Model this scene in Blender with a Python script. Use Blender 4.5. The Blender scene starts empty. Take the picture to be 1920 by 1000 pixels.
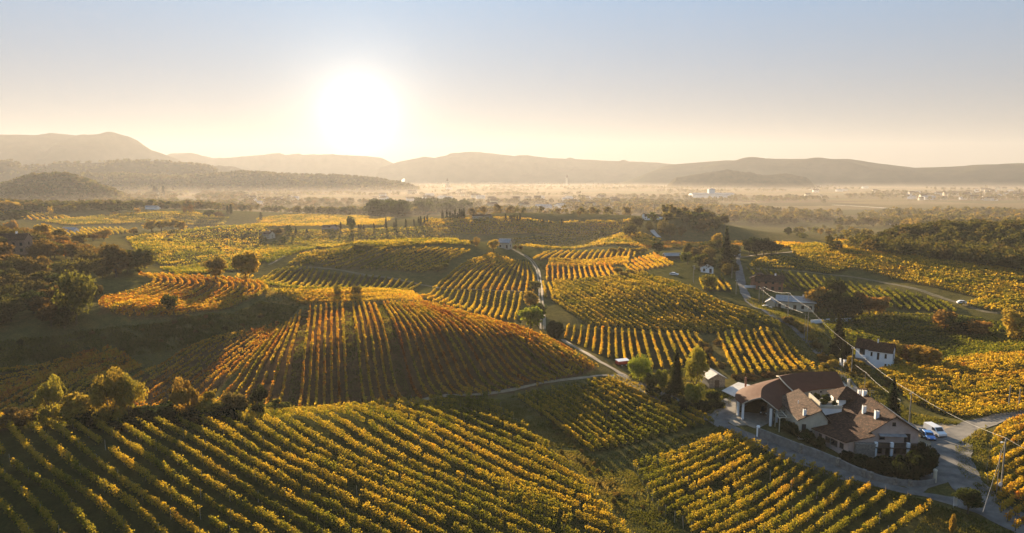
import bpy, bmesh, math, random
import numpy as np
from mathutils import Vector, Matrix
R = math.radians
rng = np.random.default_rng(7)
random.seed(7)
sc = bpy.context.scene
col = sc.collection

# ------------------------------------------------------------------ camera
H = 58.0; FPX = 1280.0; PITCH = R(7.65)
cam_d = bpy.data.cameras.new("camera"); cam = bpy.data.objects.new("camera", cam_d); col.objects.link(cam)
cam.location = (0, 0, H); cam.rotation_euler = (math.pi/2 - PITCH, 0, 0)
cam_d.sensor_width = 36; cam_d.lens = 36*FPX/1920; cam_d.clip_start = 0.5; cam_d.clip_end = 40000
sc.camera = cam
# ------------------------------------------------------------------ world, sun, exposure
SUN_AZ = R(-12.4); SUN_EL = R(10.5)
w = bpy.data.worlds.new("World"); sc.world = w; w.use_nodes = True
nt = w.node_tree; nt.nodes.clear()
out = nt.nodes.new("ShaderNodeOutputWorld"); bg = nt.nodes.new("ShaderNodeBackground")
sky = nt.nodes.new("ShaderNodeTexSky"); sky.sky_type = 'NISHITA'; sky.sun_disc = False
sky.sun_elevation = SUN_EL; sky.sun_rotation = SUN_AZ; sky.altitude = 100
sky.air_density = 1.0; sky.dust_density = 0.6; sky.ozone_density = 1.0
bg.inputs['Strength'].default_value = 0.08
gm = nt.nodes.new("ShaderNodeGamma"); gm.inputs['Gamma'].default_value = 0.12
hs = nt.nodes.new("ShaderNodeHueSaturation"); hs.inputs['Saturation'].default_value = 1.0
nt.links.new(sky.outputs[0], gm.inputs[0]); nt.links.new(gm.outputs[0], hs.inputs['Color']); sep = nt.nodes.new("ShaderNodeSeparateXYZ"); tcs = nt.nodes.new("ShaderNodeTexCoord"); nt.links.new(tcs.outputs['Generated'], sep.inputs[0])
rp = nt.nodes.new("ShaderNodeValToRGB"); rp.color_ramp.elements[0].position = 0.0; rp.color_ramp.elements[0].color = (0.82, 0.77, 0.72, 1)
rp.color_ramp.elements[1].position = 0.24; rp.color_ramp.elements[1].color = (0.60, 0.98, 1.48, 1)
nt.links.new(sep.outputs['Z'], rp.inputs[0])
mt = nt.nodes.new("ShaderNodeMix"); mt.data_type = 'RGBA'; mt.blend_type = 'MULTIPLY'; mt.inputs[0].default_value = 1.0
nt.links.new(hs.outputs[0], mt.inputs[6]); nt.links.new(rp.outputs[0], mt.inputs[7]); nt.links.new(mt.outputs[2], bg.inputs[0])
# the sun itself: a blown-out disc with its aureole, in the sky's own direction
tc = nt.nodes.new("ShaderNodeTexCoord"); dot = nt.nodes.new("ShaderNodeVectorMath"); dot.operation = 'DOT_PRODUCT'
sd = (math.sin(SUN_AZ)*math.cos(SUN_EL), math.cos(SUN_AZ)*math.cos(SUN_EL), math.sin(SUN_EL))
dot.inputs[1].default_value = (math.sin(SUN_AZ)*math.cos(R(4.7)), math.cos(SUN_AZ)*math.cos(R(4.7)), math.sin(R(4.7)))
nt.links.new(tc.outputs['Generated'], dot.inputs[0])
def wmath(op, a, b=None):
    n = nt.nodes.new("ShaderNodeMath"); n.operation = op
    for i, v in enumerate((a, b)):
        if v is None: continue
        if isinstance(v, (int, float)): n.inputs[i].default_value = v
        else: nt.links.new(v, n.inputs[i])
    return n.outputs[0]
c0 = wmath('MAXIMUM', dot.outputs['Value'], 0.0)
g1 = wmath('MULTIPLY', wmath('POWER', c0, 1400.0), 0.30)
g2 = wmath('MULTIPLY', wmath('POWER', c0, 260.0), 0.085)
g3 = wmath('MULTIPLY', wmath('POWER', c0, 30.0), 0.012)
gs = wmath('ADD', wmath('ADD', g1, g2), g3)
bg2 = nt.nodes.new("ShaderNodeBackground"); bg2.inputs['Color'].default_value = (1.0, 0.88, 0.70, 1)
nt.links.new(gs, bg2.inputs['Strength'])
ads = nt.nodes.new("ShaderNodeAddShader")
nt.links.new(bg.outputs[0], ads.inputs[0]); nt.links.new(bg2.outputs[0], ads.inputs[1])
nt.links.new(ads.outputs[0], out.inputs['Surface'])
sun_d = bpy.data.lights.new("sun", 'SUN'); sun_d.energy = 5.0; sun_d.angle = R(0.5); sun_d.color = (1.0, 0.77, 0.49)
sun = bpy.data.objects.new("sun", sun_d); col.objects.link(sun); sun.location = (0, 0, 300)
sun.rotation_euler = Vector(sd).to_track_quat('Z', 'Y').to_euler()
sc.view_settings.view_transform = 'Standard'; sc.view_settings.look = 'None'
sc.view_settings.gamma = 1.0; sc.view_settings.use_curve_mapping = False
sc.view_settings.exposure = 2.25
sc.render.engine = 'CYCLES'
cy = sc.cycles
cy.use_denoising = True; cy.max_bounces = 6; cy.diffuse_bounces = 2; cy.glossy_bounces = 2; cy.transmission_bounces = 4
cy.volume_bounces = 1; cy.transparent_max_bounces = 8; cy.use_adaptive_sampling = False

# ------------------------------------------------------------------ object helpers
def tag(o, label=None, cat=None, group=None, kind=None):
    if label: o['label'] = label
    if cat: o['category'] = cat
    if group: o['group'] = group
    if kind: o['kind'] = kind
    return o
def link(o, parent=None):
    col.objects.link(o)
    if parent is not None: o.parent = parent
    return o
def empty(name, loc, rz=0, label=None, cat=None, group=None):
    o = bpy.data.objects.new(name, None); o.empty_display_size = 1; link(o)
    o.location = loc; o.rotation_euler = (0, 0, rz)
    return tag(o, label, cat, group)
def mesh_np(name, verts, faces, mat, parent=None, smooth=False, tint=None, colors=None, midx=None):
    """faces: (n,4) or (n,3) int array"""
    me = bpy.data.meshes.new(name)
    verts = np.asarray(verts, np.float32); faces = np.asarray(faces, np.int32)
    k = faces.shape[1]; n = len(faces)
    me.vertices.add(len(verts)); me.vertices.foreach_set('co', verts.ravel())
    me.loops.add(n*k); me.loops.foreach_set('vertex_index', faces.ravel())
    me.polygons.add(n); me.polygons.foreach_set('loop_start', np.arange(0, n*k, k, dtype=np.int32))
    me.polygons.foreach_set('loop_total', np.full(n, k, np.int32))
    if smooth: me.polygons.foreach_set('use_smooth', np.ones(n, bool))
    mats = mat if isinstance(mat, (list, tuple)) else [mat]
    for m in mats: me.materials.append(m)
    if midx is not None: me.polygons.foreach_set('material_index', np.asarray(midx, np.int32))
    if tint is not None:
        a = me.attributes.new('tint', 'FLOAT', 'FACE'); a.data.foreach_set('value', np.asarray(tint, np.float32))
    if colors is not None:
        a = me.color_attributes.new('Col', 'FLOAT_COLOR', 'POINT')
        c = np.ones((len(verts), 4), np.float32); c[:, :3] = colors; a.data.foreach_set('color', c.ravel())
    me.update(); me.validate()
    return link(bpy.data.objects.new(name, me), parent)

# ------------------------------------------------------------------ materials
def new_mat(name):
    m = bpy.data.materials.new(name); m.use_nodes = True; m.node_tree.nodes.clear()
    return m, m.node_tree
class NT:
    def __init__(s, nt): s.nt = nt
    def n(s, t, **kw):
        x = s.nt.nodes.new(t)
        for k, v in kw.items(): setattr(x, k, v)
        return x
    def l(s, a, b): s.nt.links.new(a, b)
    def ramp(s, fac, stops):
        r = s.n("ShaderNodeValToRGB"); cr = r.color_ramp
        while len(cr.elements) < len(stops): cr.elements.new(0.5)
        for e, (p, c) in zip(cr.elements, stops): e.position = p; e.color = (*c, 1)
        s.l(fac, r.inputs[0]); return r.outputs[0]
    def noise(s, scale, detail=3, rough=0.55, vec=None, dim='3D'):
        x = s.n("ShaderNodeTexNoise"); x.noise_dimensions = dim
        x.inputs['Scale'].default_value = scale; x.inputs['Detail'].default_value = detail; x.inputs['Roughness'].default_value = rough
        if vec is None:
            g = s.n("ShaderNodeNewGeometry"); vec = g.outputs['Position']
        s.l(vec, x.inputs['Vector']); return x.outputs['Fac']
    def math(s, op, a, b=0.0, c=None):
        x = s.n("ShaderNodeMath", operation=op)
        for i, v in enumerate((a, b, c)):
            if v is None: continue
            if isinstance(v, (int, float)): x.inputs[i].default_value = v
            else: s.l(v, x.inputs[i])
        return x.outputs[0]
    def mix(s, fac, a, b, bt='MIX'):
        x = s.n("ShaderNodeMix", data_type='RGBA', blend_type=bt)
        for sock, v in ((x.inputs[0], fac), (x.inputs[6], a), (x.inputs[7], b)):
            if isinstance(v, (int, float)): sock.default_value = v
            elif isinstance(v, tuple): sock.default_value = (*v, 1)
            else: s.l(v, sock)
        return x.outputs[2]
def surf_mat(name, c1, c2, scale=0.6, rough=0.85, bump=0.3, bscale=None, detail=5, spec=0.3, metal=0.0, bdist=0.05):
    m, t = new_mat(name); q = NT(t)
    o = q.n("ShaderNodeOutputMaterial"); b = q.n("ShaderNodeBsdfPrincipled")
    f = q.noise(scale, detail, 0.6)
    q.l(q.ramp(f, [(0.33, c1), (0.67, c2)]), b.inputs['Base Color'])
    b.inputs['Roughness'].default_value = rough; b.inputs['Specular IOR Level'].default_value = spec; b.inputs['Metallic'].default_value = metal
    if bump:
        bm_ = q.n("ShaderNodeBump"); bm_.inputs['Strength'].default_value = bump; bm_.inputs['Distance'].default_value = bdist
        q.l(q.noise(bscale or scale*6, 4), bm_.inputs['Height']); q.l(bm_.outputs[0], b.inputs['Normal'])
    q.l(b.outputs[0], o.inputs[0]); return m
def leaf_mat(name, stops, use_obj=False, trans=0.45, transtint=(1.0, 0.85, 0.35), nscale=0.06):
    """stops over a mix of face tint and slow patches in the place; light passes through the leaves"""
    m, t = new_mat(name); q = NT(t)
    o = q.n("ShaderNodeOutputMaterial")
    at = q.n("ShaderNodeAttribute", attribute_name='tint')
    n1 = q.noise(nscale, 2)
    f = q.math('ADD', at.outputs['Fac'], q.math('MULTIPLY', q.math('SUBTRACT', n1, 0.5), 0.55 if nscale else 0.0))
    c = q.ramp(f, stops)
    if use_obj:
        oi = q.n("ShaderNodeObjectInfo"); c = q.mix(1.0, c, oi.outputs['Color'], 'MULTIPLY')
    d = q.n("ShaderNodeBsdfDiffuse"); tr = q.n("ShaderNodeBsdfTranslucent"); mx = q.n("ShaderNodeMixShader")
    q.l(c, d.inputs[0]); q.l(q.mix(1.0, c, (transtint[0]*1.7, transtint[1]*1.7, transtint[2]*1.7), 'MULTIPLY'), tr.inputs[0])
    mx.inputs[0].default_value = trans
    q.l(d.outputs[0], mx.inputs[1]); q.l(tr.outputs[0], mx.inputs[2]); q.l(mx.outputs[0], o.inputs[0])
    return m

# ------------------------------------------------------------------ photo pixel -> ray -> place
cp, sp_ = math.cos(PITCH), math.sin(PITCH)
def ray(px, py):
    a = (px-960)/FPX; b = -(py-500)/FPX
    return np.array([a, cp + b*sp_, -sp_ + b*cp])
def at_z(px, py, z):
    d = ray(px, py); t = (z-H)/d[2]
    return np.array([d[0]*t, d[1]*t, z])
# ------------------------------------------------------------------ terrain: heights at known places, smoothly interpolated
CP = [
 # near ground, below the frame and at its foot
 (-250,1000,2),(0,1000,3),(400,1000,2.4),(800,1000,.8),(1200,1000,-2),(1500,1000,-1.5),(1900,1000,0),(2200,1000,1),
 (-300,1250,0),(500,1300,0),(1200,1250,-3),(1700,1250,-2),(2300,1250,0),
 (0,900,4.8),(400,900,4.2),(800,900,1.5),(1100,920,-1.5),(1250,900,-2.5),(1400,900,-2),
 (-250,800,5.5),(0,808,6),(200,800,6),(450,788,5.2),(650,772,3),(900,748,0.5),(1000,790,-1),
 (-150,775,1.5),(0,775,1.5),(200,762,1.5),(400,752,1.5),
 (-200,720,2),(0,720,2.5),(200,700,2.5),(0,695,3.5),(250,668,3.5),(450,655,3.5),(500,618,4.5),
 (-200,635,12),(0,635,11.5),(200,612,11.5),(340,602,11),(480,568,10.3),(540,575,9.5),(300,655,4),(100,680,4),(450,628,5),(540,605,7),
 (270,517,15.5),(380,521,13.8),(480,531,11.5),(200,560,14),(350,570,12),
 (0,600,13.5),(0,520,17),(100,480,19),(200,500,15.5),(20,465,24),(-250,520,21),(-250,430,28),
 (250,470,14),(330,500,7),(440,500,8),(250,440,12),(460,424,15),(400,450,9),(450,470,6),
 (340,399,17),(340,425,7),(150,403,17),(0,398,20),(100,387,10),(300,388,6),(-200,390,22),
 (570,572,10),(680,570,11),(790,570,11),(900,595,9),(1010,630,6.5),(1120,693,2),(600,765,0.5),(760,752,0.3),(900,735,0),(650,660,7.5),(850,660,7),(1000,690,3.5),(400,760,1),(450,700,3),
 (520,551,12),(650,550,12),(770,556,10),(560,546,7),(650,545,6),(780,546,5),
 (500,503,8.5),(620,508,8),(700,520,7),(800,535,6),(560,490,12),(700,470,16),(800,464,17),(880,464,16),(950,478,11),(1000,490,8),(1000,545,4),(900,546,5),
 (600,466,6),(800,457,6),(880,456,7),(800,552,5.5),(880,575,3.5),(970,600,3),
 (1015,600,3),(1010,500,6),(940,462,13),(945,456,12),(1100,450,4),(1100,470,5),(1300,460,6),(1050,527,4),(1150,500,6.5),(1250,480,9),
 (1200,514,9),(1300,545,9),(1400,590,7.5),(1465,612,5.5),(1300,626,1.2),(1100,614,2),(1050,560,4),(1040,640,1.5),(1200,690,0),(1300,640,0.6),(1440,704,0),(1530,696,0.5),(1350,628,0.8),
 (800,412,17),(1000,420,17),(1150,415,17),(1000,446,6),(850,450,7),(1150,446,6),(700,430,12),(500,440,11),(620,455,6),(560,425,9),
 (1215,410,23),(1300,412,21),(1350,428,14),(1250,446,8),(1180,432,11),(1400,432,4),(1400,460,9),(1360,480,10),(1330,505,9),
 (1385,482,9),(1390,530,5),(1440,580,2.5),(1520,640,1),(1580,700,0.6),(1610,735,0.5),
 (1400,770,0.3),(1550,860,0),(1700,870,0),(1750,810,0.2),(1770,900,-0.2),(1150,760,-1),(1330,800,-0.5),(1190,870,-2.5),(1150,712,1),
 (1480,462,15),(1600,468,15.5),(1680,478,15.2),(1750,489,14.7),(1840,503,14),(1920,516,13),(800,407,10),(900,407,10),(1000,412,9),(1150,409,9),(1500,488,11.8),(1620,510,10.3),(1780,543,9.1),(1860,566,8.5),(1500,508,8.1),(1650,530,7.1),(1790,566,6),
 (1430,525,5.2),(1600,560,4.0),(1750,590,3.6),(1600,605,-1),(1800,630,0.5),(1920,600,6),(1700,690,-1),(1600,660,-1.5),
 (1650,702,0),(1900,674,5),(1900,770,1),(1760,770,0),(1900,800,2.5),(1860,850,1.2),(1900,950,1),(2150,780,4),(2150,600,3),
 (1660,450,14),(1750,440,20),(1920,440,20),(1920,480,14),(1750,470,13),(2200,440,20),
 # the plain
 (-200,372,8),(200,372,3),(600,400,1),(600,384,0),(900,392,1),(1000,400,1),(1300,392,0),(1600,415,-1),(1600,385,-1),(1900,385,-1),(1900,408,0),(2200,390,0),
 (-200,350,0),(300,352,0),(900,350,0),(1500,350,0),(2100,350,0),(300,339,0),(900,338,0),(1500,338,0),(2100,340,0),(-300,341,0),
]
P3 = np.array([at_z(*c) for c in CP]+[(0,12,-3),(15,0,-3),(-15,0,-3),(-60,25,-3),(60,25,-3),(-900,100,20),(900,100,5),(-6000,300,0),(6000,300,0)])
def uv_of(x, y): return np.arctan2(x, y), np.log(np.hypot(x, y))
cu, cv = uv_of(P3[:,0], P3[:,1]); EPS = 0.08
Dm = np.sqrt((cu[:,None]-cu)**2 + (cv[:,None]-cv)**2 + EPS**2)
N_ = len(P3)
A_ = np.zeros((N_+1, N_+1)); A_[:N_,:N_] = -Dm + np.eye(N_)*0.002; A_[:N_,N_] = 1; A_[N_,:N_] = 1
wts = np.linalg.solve(A_, np.append(P3[:,2], 0))
NU, NV = 861, 760
U = np.linspace(R(-72), R(72), NU); V = np.linspace(math.log(14.0), math.log(6800.0), NV)
Z = np.zeros((NV, NU))
for i in range(NV):
    d = np.sqrt((U[:,None]-cu)**2 + (V[i]-cv)**2 + EPS**2)
    Z[i] = -d @ wts[:N_] + wts[N_]
# fine relief of the ground
def vnoise(x, y, seed):
    r_ = np.random.default_rng(seed); T = r_.random((64, 64))
    xi, yi = np.floor(x).astype(int), np.floor(y).astype(int); fx, fy = x-xi, y-yi
    fx = fx*fx*(3-2*fx); fy = fy*fy*(3-2*fy)
    g = lambda a, b: T[a % 64, b % 64]
    return (g(xi,yi)*(1-fx)+g(xi+1,yi)*fx)*(1-fy) + (g(xi,yi+1)*(1-fx)+g(xi+1,yi+1)*fx)*fy
RR = np.exp(V)[:,None]; GX = np.sin(U)[None]*RR; GY = np.cos(U)[None]*RR
Z += (vnoise(GX/9, GY/9, 1)-.5)*0.5 + (vnoise(GX/3, GY/3, 2)-.5)*0.22
Z[RR[:,0] > 4500] = 0.0
def ground(x, y):
    x = np.asarray(x, float); y = np.asarray(y, float)
    u = (np.arctan2(x, y)-U[0])/(U[1]-U[0]); v = (np.log(np.maximum(np.hypot(x, y), 14.01))-V[0])/(V[1]-V[0])
    u = np.clip(u, 0, NU-1.001); v = np.clip(v, 0, NV-1.001)
    i, j = v.astype(int), u.astype(int); fv, fu = v-i, u-j
    return (Z[i,j]*(1-fu)+Z[i,j+1]*fu)*(1-fv) + (Z[i+1,j]*(1-fu)+Z[i+1,j+1]*fu)*fv
_rs = np.exp(np.linspace(math.log(40), math.log(6700), 2200))
def hit(px, py):
    d = ray(px, py); h = math.hypot(d[0], d[1]); dx, dy, s = d[0]/h, d[1]/h, d[2]/h
    zr = H + s*_rs; g = ground(dx*_rs, dy*_rs)
    k = np.nonzero(zr < g)[0]
    k = k[0] if len(k) else len(_rs)-1
    if k == 0: r = _rs[0]
    else:
        a, b = zr[k-1]-g[k-1], zr[k]-g[k]; t = a/(a-b) if a != b else 0
        r = _rs[k-1] + (_rs[k]-_rs[k-1])*min(max(t, 0), 1)
    return np.array([dx*r, dy*r, float(ground(dx*r, dy*r))])
# ------------------------------------------------------------------ polygons on the ground (pixel outline -> ground outline)
def poly_g(pts): return np.array([hit(*p)[:2] for p in pts])
def inside(px, py, poly):
    """vectorised point in polygon"""
    x, y = np.asarray(px), np.asarray(py); r_ = np.zeros(x.shape, bool)
    n = len(poly); j = n-1
    for i in range(n):
        xi, yi = poly[i]; xj, yj = poly[j]
        if yi != yj:
            c = ((yi > y) != (yj > y)) & (x < (xj-xi)*(y-yi)/(yj-yi)+xi)
            r_ ^= c
        j = i
    return r_
GC = np.zeros((NV, NU, 3), np.float32)
_n1 = vnoise(GX/60+9, GY/60, 5)[..., None]
GC[:] = np.array([0.075, 0.072, 0.022])*(1-_n1) + np.array([0.11, 0.088, 0.034])*_n1
def paint(poly, c, soft=None):
    x0, y0 = poly.min(0); x1, y1 = poly.max(0)
    m = (GX >= x0) & (GX <= x1) & (GY >= y0) & (GY <= y1)
    idx = np.nonzero(m)
    k = inside(GX[idx], GY[idx], poly)
    GC[idx[0][k], idx[1][k]] = c
SOIL = (0.060, 0.044, 0.022); SOILG = (0.038, 0.040, 0.014); DRY = (0.17, 0.125, 0.045)
# plain: a patchwork of fields beyond the hills
_f = GY > 900
_a = R(17); qx = (GX*math.cos(_a)+GY*math.sin(_a)); qy = (-GX*math.sin(_a)+GY*math.cos(_a))
qy = qy + 60*vnoise(GX/700, GY/700, 8)
ci = np.floor(qx/260+0.6*np.floor(qy/140)).astype(int); cj = np.floor(qy/140).astype(int)
pr = np.random.default_rng(3); tabc = np.array([(0.10,0.085,0.035),(0.17,0.125,0.06),(0.08,0.085,0.025),(0.21,0.16,0.085),(0.12,0.075,0.04),(0.07,0.07,0.03),(0.15,0.12,0.04)])
tid = pr.integers(0, len(tabc), (97, 97)); cc = tabc[tid[ci % 97, cj % 97]]
GC[_f] = cc[_f]*.62
def build_terrain():
    ux = np.concatenate([U, np.linspace(R(72), R(288), 74)[1:-1]])
    nb = len(ux)-NU
    t = np.linspace(0, 1, nb+2)[1:-1][None]
    Zf = np.concatenate([Z, Z[:, -1:]*(1-t) + Z[:, :1]*t], 1)
    Cf = np.concatenate([GC, np.broadcast_to(np.array([0.085, 0.08, 0.026], np.float32), (NV, nb, 3))], 1)
    n = len(ux)
    X = np.sin(ux)[None]*RR; Y = np.cos(ux)[None]*RR
    v = np.stack([X, Y, Zf], -1).reshape(-1, 3); v = np.vstack([v, [[0, 0, Zf[0].mean()]]])
    I = np.arange(NV*n).reshape(NV, n); In = np.roll(I, -1, 1)
    f = np.stack([I[:-1], In[:-1], In[1:], I[1:]], -1).reshape(-1, 4)[:, ::-1]
    m, t_ = new_mat("ground_soil_and_grass"); q = NT(t_)
    o = q.n("ShaderNodeOutputMaterial"); b = q.n("ShaderNodeBsdfDiffuse")
    at = q.n("ShaderNodeVertexColor", layer_name='Col')
    f1 = q.noise(0.35, 6, 0.65); f2 = q.noise(2.2, 4, 0.7)
    c1 = q.ramp(f1, [(0.3, (0.62, 0.66, 0.6)), (0.55, (1, 1, 1)), (0.75, (1.5, 1.25, 0.95))])
    c2 = q.ramp(f2, [(0.3, (0.55, 0.55, 0.55)), (0.7, (1.45, 1.45, 1.4))])
    c = q.mix(1.0, q.mix(1.0, at.outputs['Color'], c1, 'MULTIPLY'), c2, 'MULTIPLY')
    q.l(c, b.inputs['Color'])
    bp = q.n("ShaderNodeBump"); bp.inputs['Strength'].default_value = 0.55; bp.inputs['Distance'].default_value = 0.22
    q.l(q.math('ADD', q.noise(1.3, 5, 0.7), q.math('MULTIPLY', q.noise(7.0, 3), 0.35)), bp.inputs['Height']); q.l(bp.outputs[0], b.inputs['Normal'])
    q.l(b.outputs[0], o.inputs[0])
    ctr = len(v)-1
    fan = np.stack([np.full(n, ctr), I[0], In[0], np.full(n, ctr)], -1)  # closes the middle
    vc = np.vstack([Cf.reshape(-1, 3), [[0.08, 0.08, 0.03]]])
    me = bpy.data.meshes.new('ground')
    F4 = f.astype(np.int32); F3 = fan[:, [0, 2, 1]].astype(np.int32)
    me.vertices.add(len(v)); me.vertices.foreach_set('co', v.astype(np.float32).ravel())
    L = np.concatenate([F4.ravel(), F3.ravel()]); me.loops.add(len(L)); me.loops.foreach_set('vertex_index', L)
    st = np.concatenate([np.arange(len(F4))*4, len(F4)*4+np.arange(len(F3))*3]).astype(np.int32)
    me.polygons.add(len(st)); me.polygons.foreach_set('loop_start', st)
    me.polygons.foreach_set('loop_total', np.concatenate([np.full(len(F4), 4), np.full(len(F3), 3)]).astype(np.int32))
    me.polygons.foreach_set('use_smooth', np.ones(len(st), bool))
    me.materials.append(m)
    a = me.color_attributes.new('Col', 'FLOAT_COLOR', 'POINT'); c4 = np.ones((len(v), 4), np.float32); c4[:, :3] = vc
    a.data.foreach_set('color', c4.ravel()); me.update(); me.validate()
    return tag(link(bpy.data.objects.new('ground', me)), kind='structure')

# ------------------------------------------------------------------ roads and tracks: ribbons laid on the ground
def smooth_path(P, step):
    P = np.asarray(P, float); d = np.r_[0, np.cumsum(np.hypot(*np.diff(P[:, :2], axis=0).T))]
    n = max(2, int(d[-1]/step)+1); s = np.linspace(0, d[-1], n)
    # Catmull-Rom through the points
    o = []
    for t in s:
        i = min(max(np.searchsorted(d, t)-1, 0), len(P)-2); f = (t-d[i])/max(d[i+1]-d[i], 1e-6)
        p0 = P[i-1] if i > 0 else 2*P[0]-P[1]; p3 = P[i+2] if i+2 < len(P) else 2*P[-1]-P[-2]
        p1, p2 = P[i], P[i+1]
        o.append(0.5*(2*p1+(p2-p0)*f+(2*p0-5*p1+4*p2-p3)*f*f+(3*p1-p0-3*p2+p3)*f**3))
    return np.array(o)
def ribbon(name, pxs, width, mat, lift=0.05, step=1.5, rag=0.30, world=False, ns=5):
    P = np.array(pxs, float)[:, :2] if world else np.array([hit(*p)[:2] for p in pxs])
    C_ = smooth_path(P, step); T = np.gradient(C_, axis=0); T /= np.linalg.norm(T, axis=1)[:, None]+1e-9
    N = np.stack([T[:, 1], -T[:, 0]], 1)
    n = len(C_); wob = np.convolve(rng.normal(0, 1, n+8), np.ones(9)/9, 'valid')[:n]
    wj = width/2*(1+rag*wob*2)
    vs = []
    for s in np.linspace(-1, 1, ns):
        p = C_ + N*(wj*s)[:, None]; vs.append(np.c_[p, ground(p[:, 0], p[:, 1])+lift])
    v = np.stack(vs, 1).reshape(-1, 3); I = np.arange(n*ns).reshape(n, ns)
    f = np.stack([I[:-1, :-1], I[:-1, 1:], I[1:, 1:], I[1:, :-1]], -1).reshape(-1, 4)
    return tag(mesh_np(name, v, f[:, ::-1], mat, smooth=True), kind='structure')
M_ASPH = surf_mat('worn_grey_asphalt', (0.075, 0.073, 0.070), (0.19, 0.175, 0.155), 0.32, 0.8, 0.7, 3, detail=8, spec=.15)
M_GRAV = surf_mat('pale_gravel', (0.17, 0.15, 0.12), (0.27, 0.235, 0.185), 0.8, 0.9, 0.6, 5)
M_DIRT = surf_mat('pale_dirt', (0.20, 0.15, 0.095), (0.33, 0.25, 0.16), 0.9, 0.95, 0.6, 4)
M_TRACK = surf_mat('trodden_track', (0.09, 0.08, 0.045), (0.17, 0.14, 0.085), 0.7, 0.95, 0.6, 4, spec=.05)
M_PALE = surf_mat('pale_concrete', (0.42, 0.40, 0.37), (0.55, 0.53, 0.50), 0.6, 0.8, 0.2, 4)
def roads():
    ribbon('road', [(1383,478),(1386,505),(1391,535),(1402,560),(1440,585),(1490,618),(1530,655),(1562,690),(1588,718),(1606,738),(1640,765),(1700,792),(1742,812)], 3.9, M_ASPH, 0.12)
    ribbon('road', [(1150,703),(1220,733),(1300,768),(1345,792),(1400,818),(1480,852),(1560,882),(1650,910),(1740,930),(1830,950),(1920,990),(2010,1030)], 4.6, M_ASPH, 0.10)
    ribbon('road', [(1900,975),(1830,925),(1790,875),(1785,835),(1815,805),(1860,788),(1920,776),(2030,768),(2150,765)], 6.0, M_ASPH, 0.14)
    ribbon('road', [(1700,915),(1755,893),(1778,862),(1765,830),(1742,812)], 5.0, M_ASPH, 0.08)
    ribbon('driveway', [(1340,792),(1362,772),(1382,752),(1400,738)], 6.0, M_ASPH, 0.17)
    ribbon('driveway', [(1362,790),(1400,785),(1440,795)], 9.0, M_GRAV, 0.13)
    ribbon('parking_ground', [(1720,835),(1745,815),(1800,800)], 9.0, M_DIRT, 0.06)
    ribbon('dirt_track', [(1056,637),(1075,650),(1110,669),(1150,692),(1185,713),(1230,736)], 2.6, M_DIRT, 0.09)
    for dx in (-3, 3):
        ribbon('dirt_track', [(1017+dx*1.2,618),(1017+dx,590),(1014+dx,560),(1012+dx*.8,530),(1006+dx*.7,503),(988+dx*.7,482),(955+dx*.5,466)], 0.9, M_DIRT, 0.07)
    ribbon('dirt_track', [(645,768),(700,763),(780,753),(850,742),(920,738),(1000,722),(1060,712),(1140,704)], 1.6, M_DIRT, 0.07)
    ribbon('dirt_track', [(1388,483),(1420,478),(1460,475),(1500,470)], 2.4, M_DIRT, 0.1, step=3)
    ribbon('dirt_track', [(1398,503),(1470,507),(1560,516),(1650,529),(1720,543),(1790,566),(1850,585),(1920,588)], 1.7, M_TRACK, 0.08, step=3)
    ribbon('dirt_track', [(540,508),(580,502),(640,507),(700,518),(760,527),(800,536),(850,543),(1000,548)], 1.8, M_TRACK, 0.08, step=3)
    ribbon('dirt_track', [(560,470),(530,482),(505,497)], 2.0, M_TRACK, 0.08, step=3)
    ribbon('lane', [(1610,412),(1650,416),(1690,424)], 7, M_PALE, 0.4, step=12, rag=.02)
    ribbon('lane', [(1560,385),(1620,388),(1700,394),(1800,402)], 9, M_PALE, 0.5, step=20, rag=.02)
    ribbon('lane', [(1150,395),(1250,392),(1400,404),(1500,412)], 6, M_PALE, 0.5, step=20, rag=.02)
    ribbon('lane', [(1222,432),(1226,437),(1232,443),(1236,446)], 4, M_PALE, 0.4, step=4, rag=.02)

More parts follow.
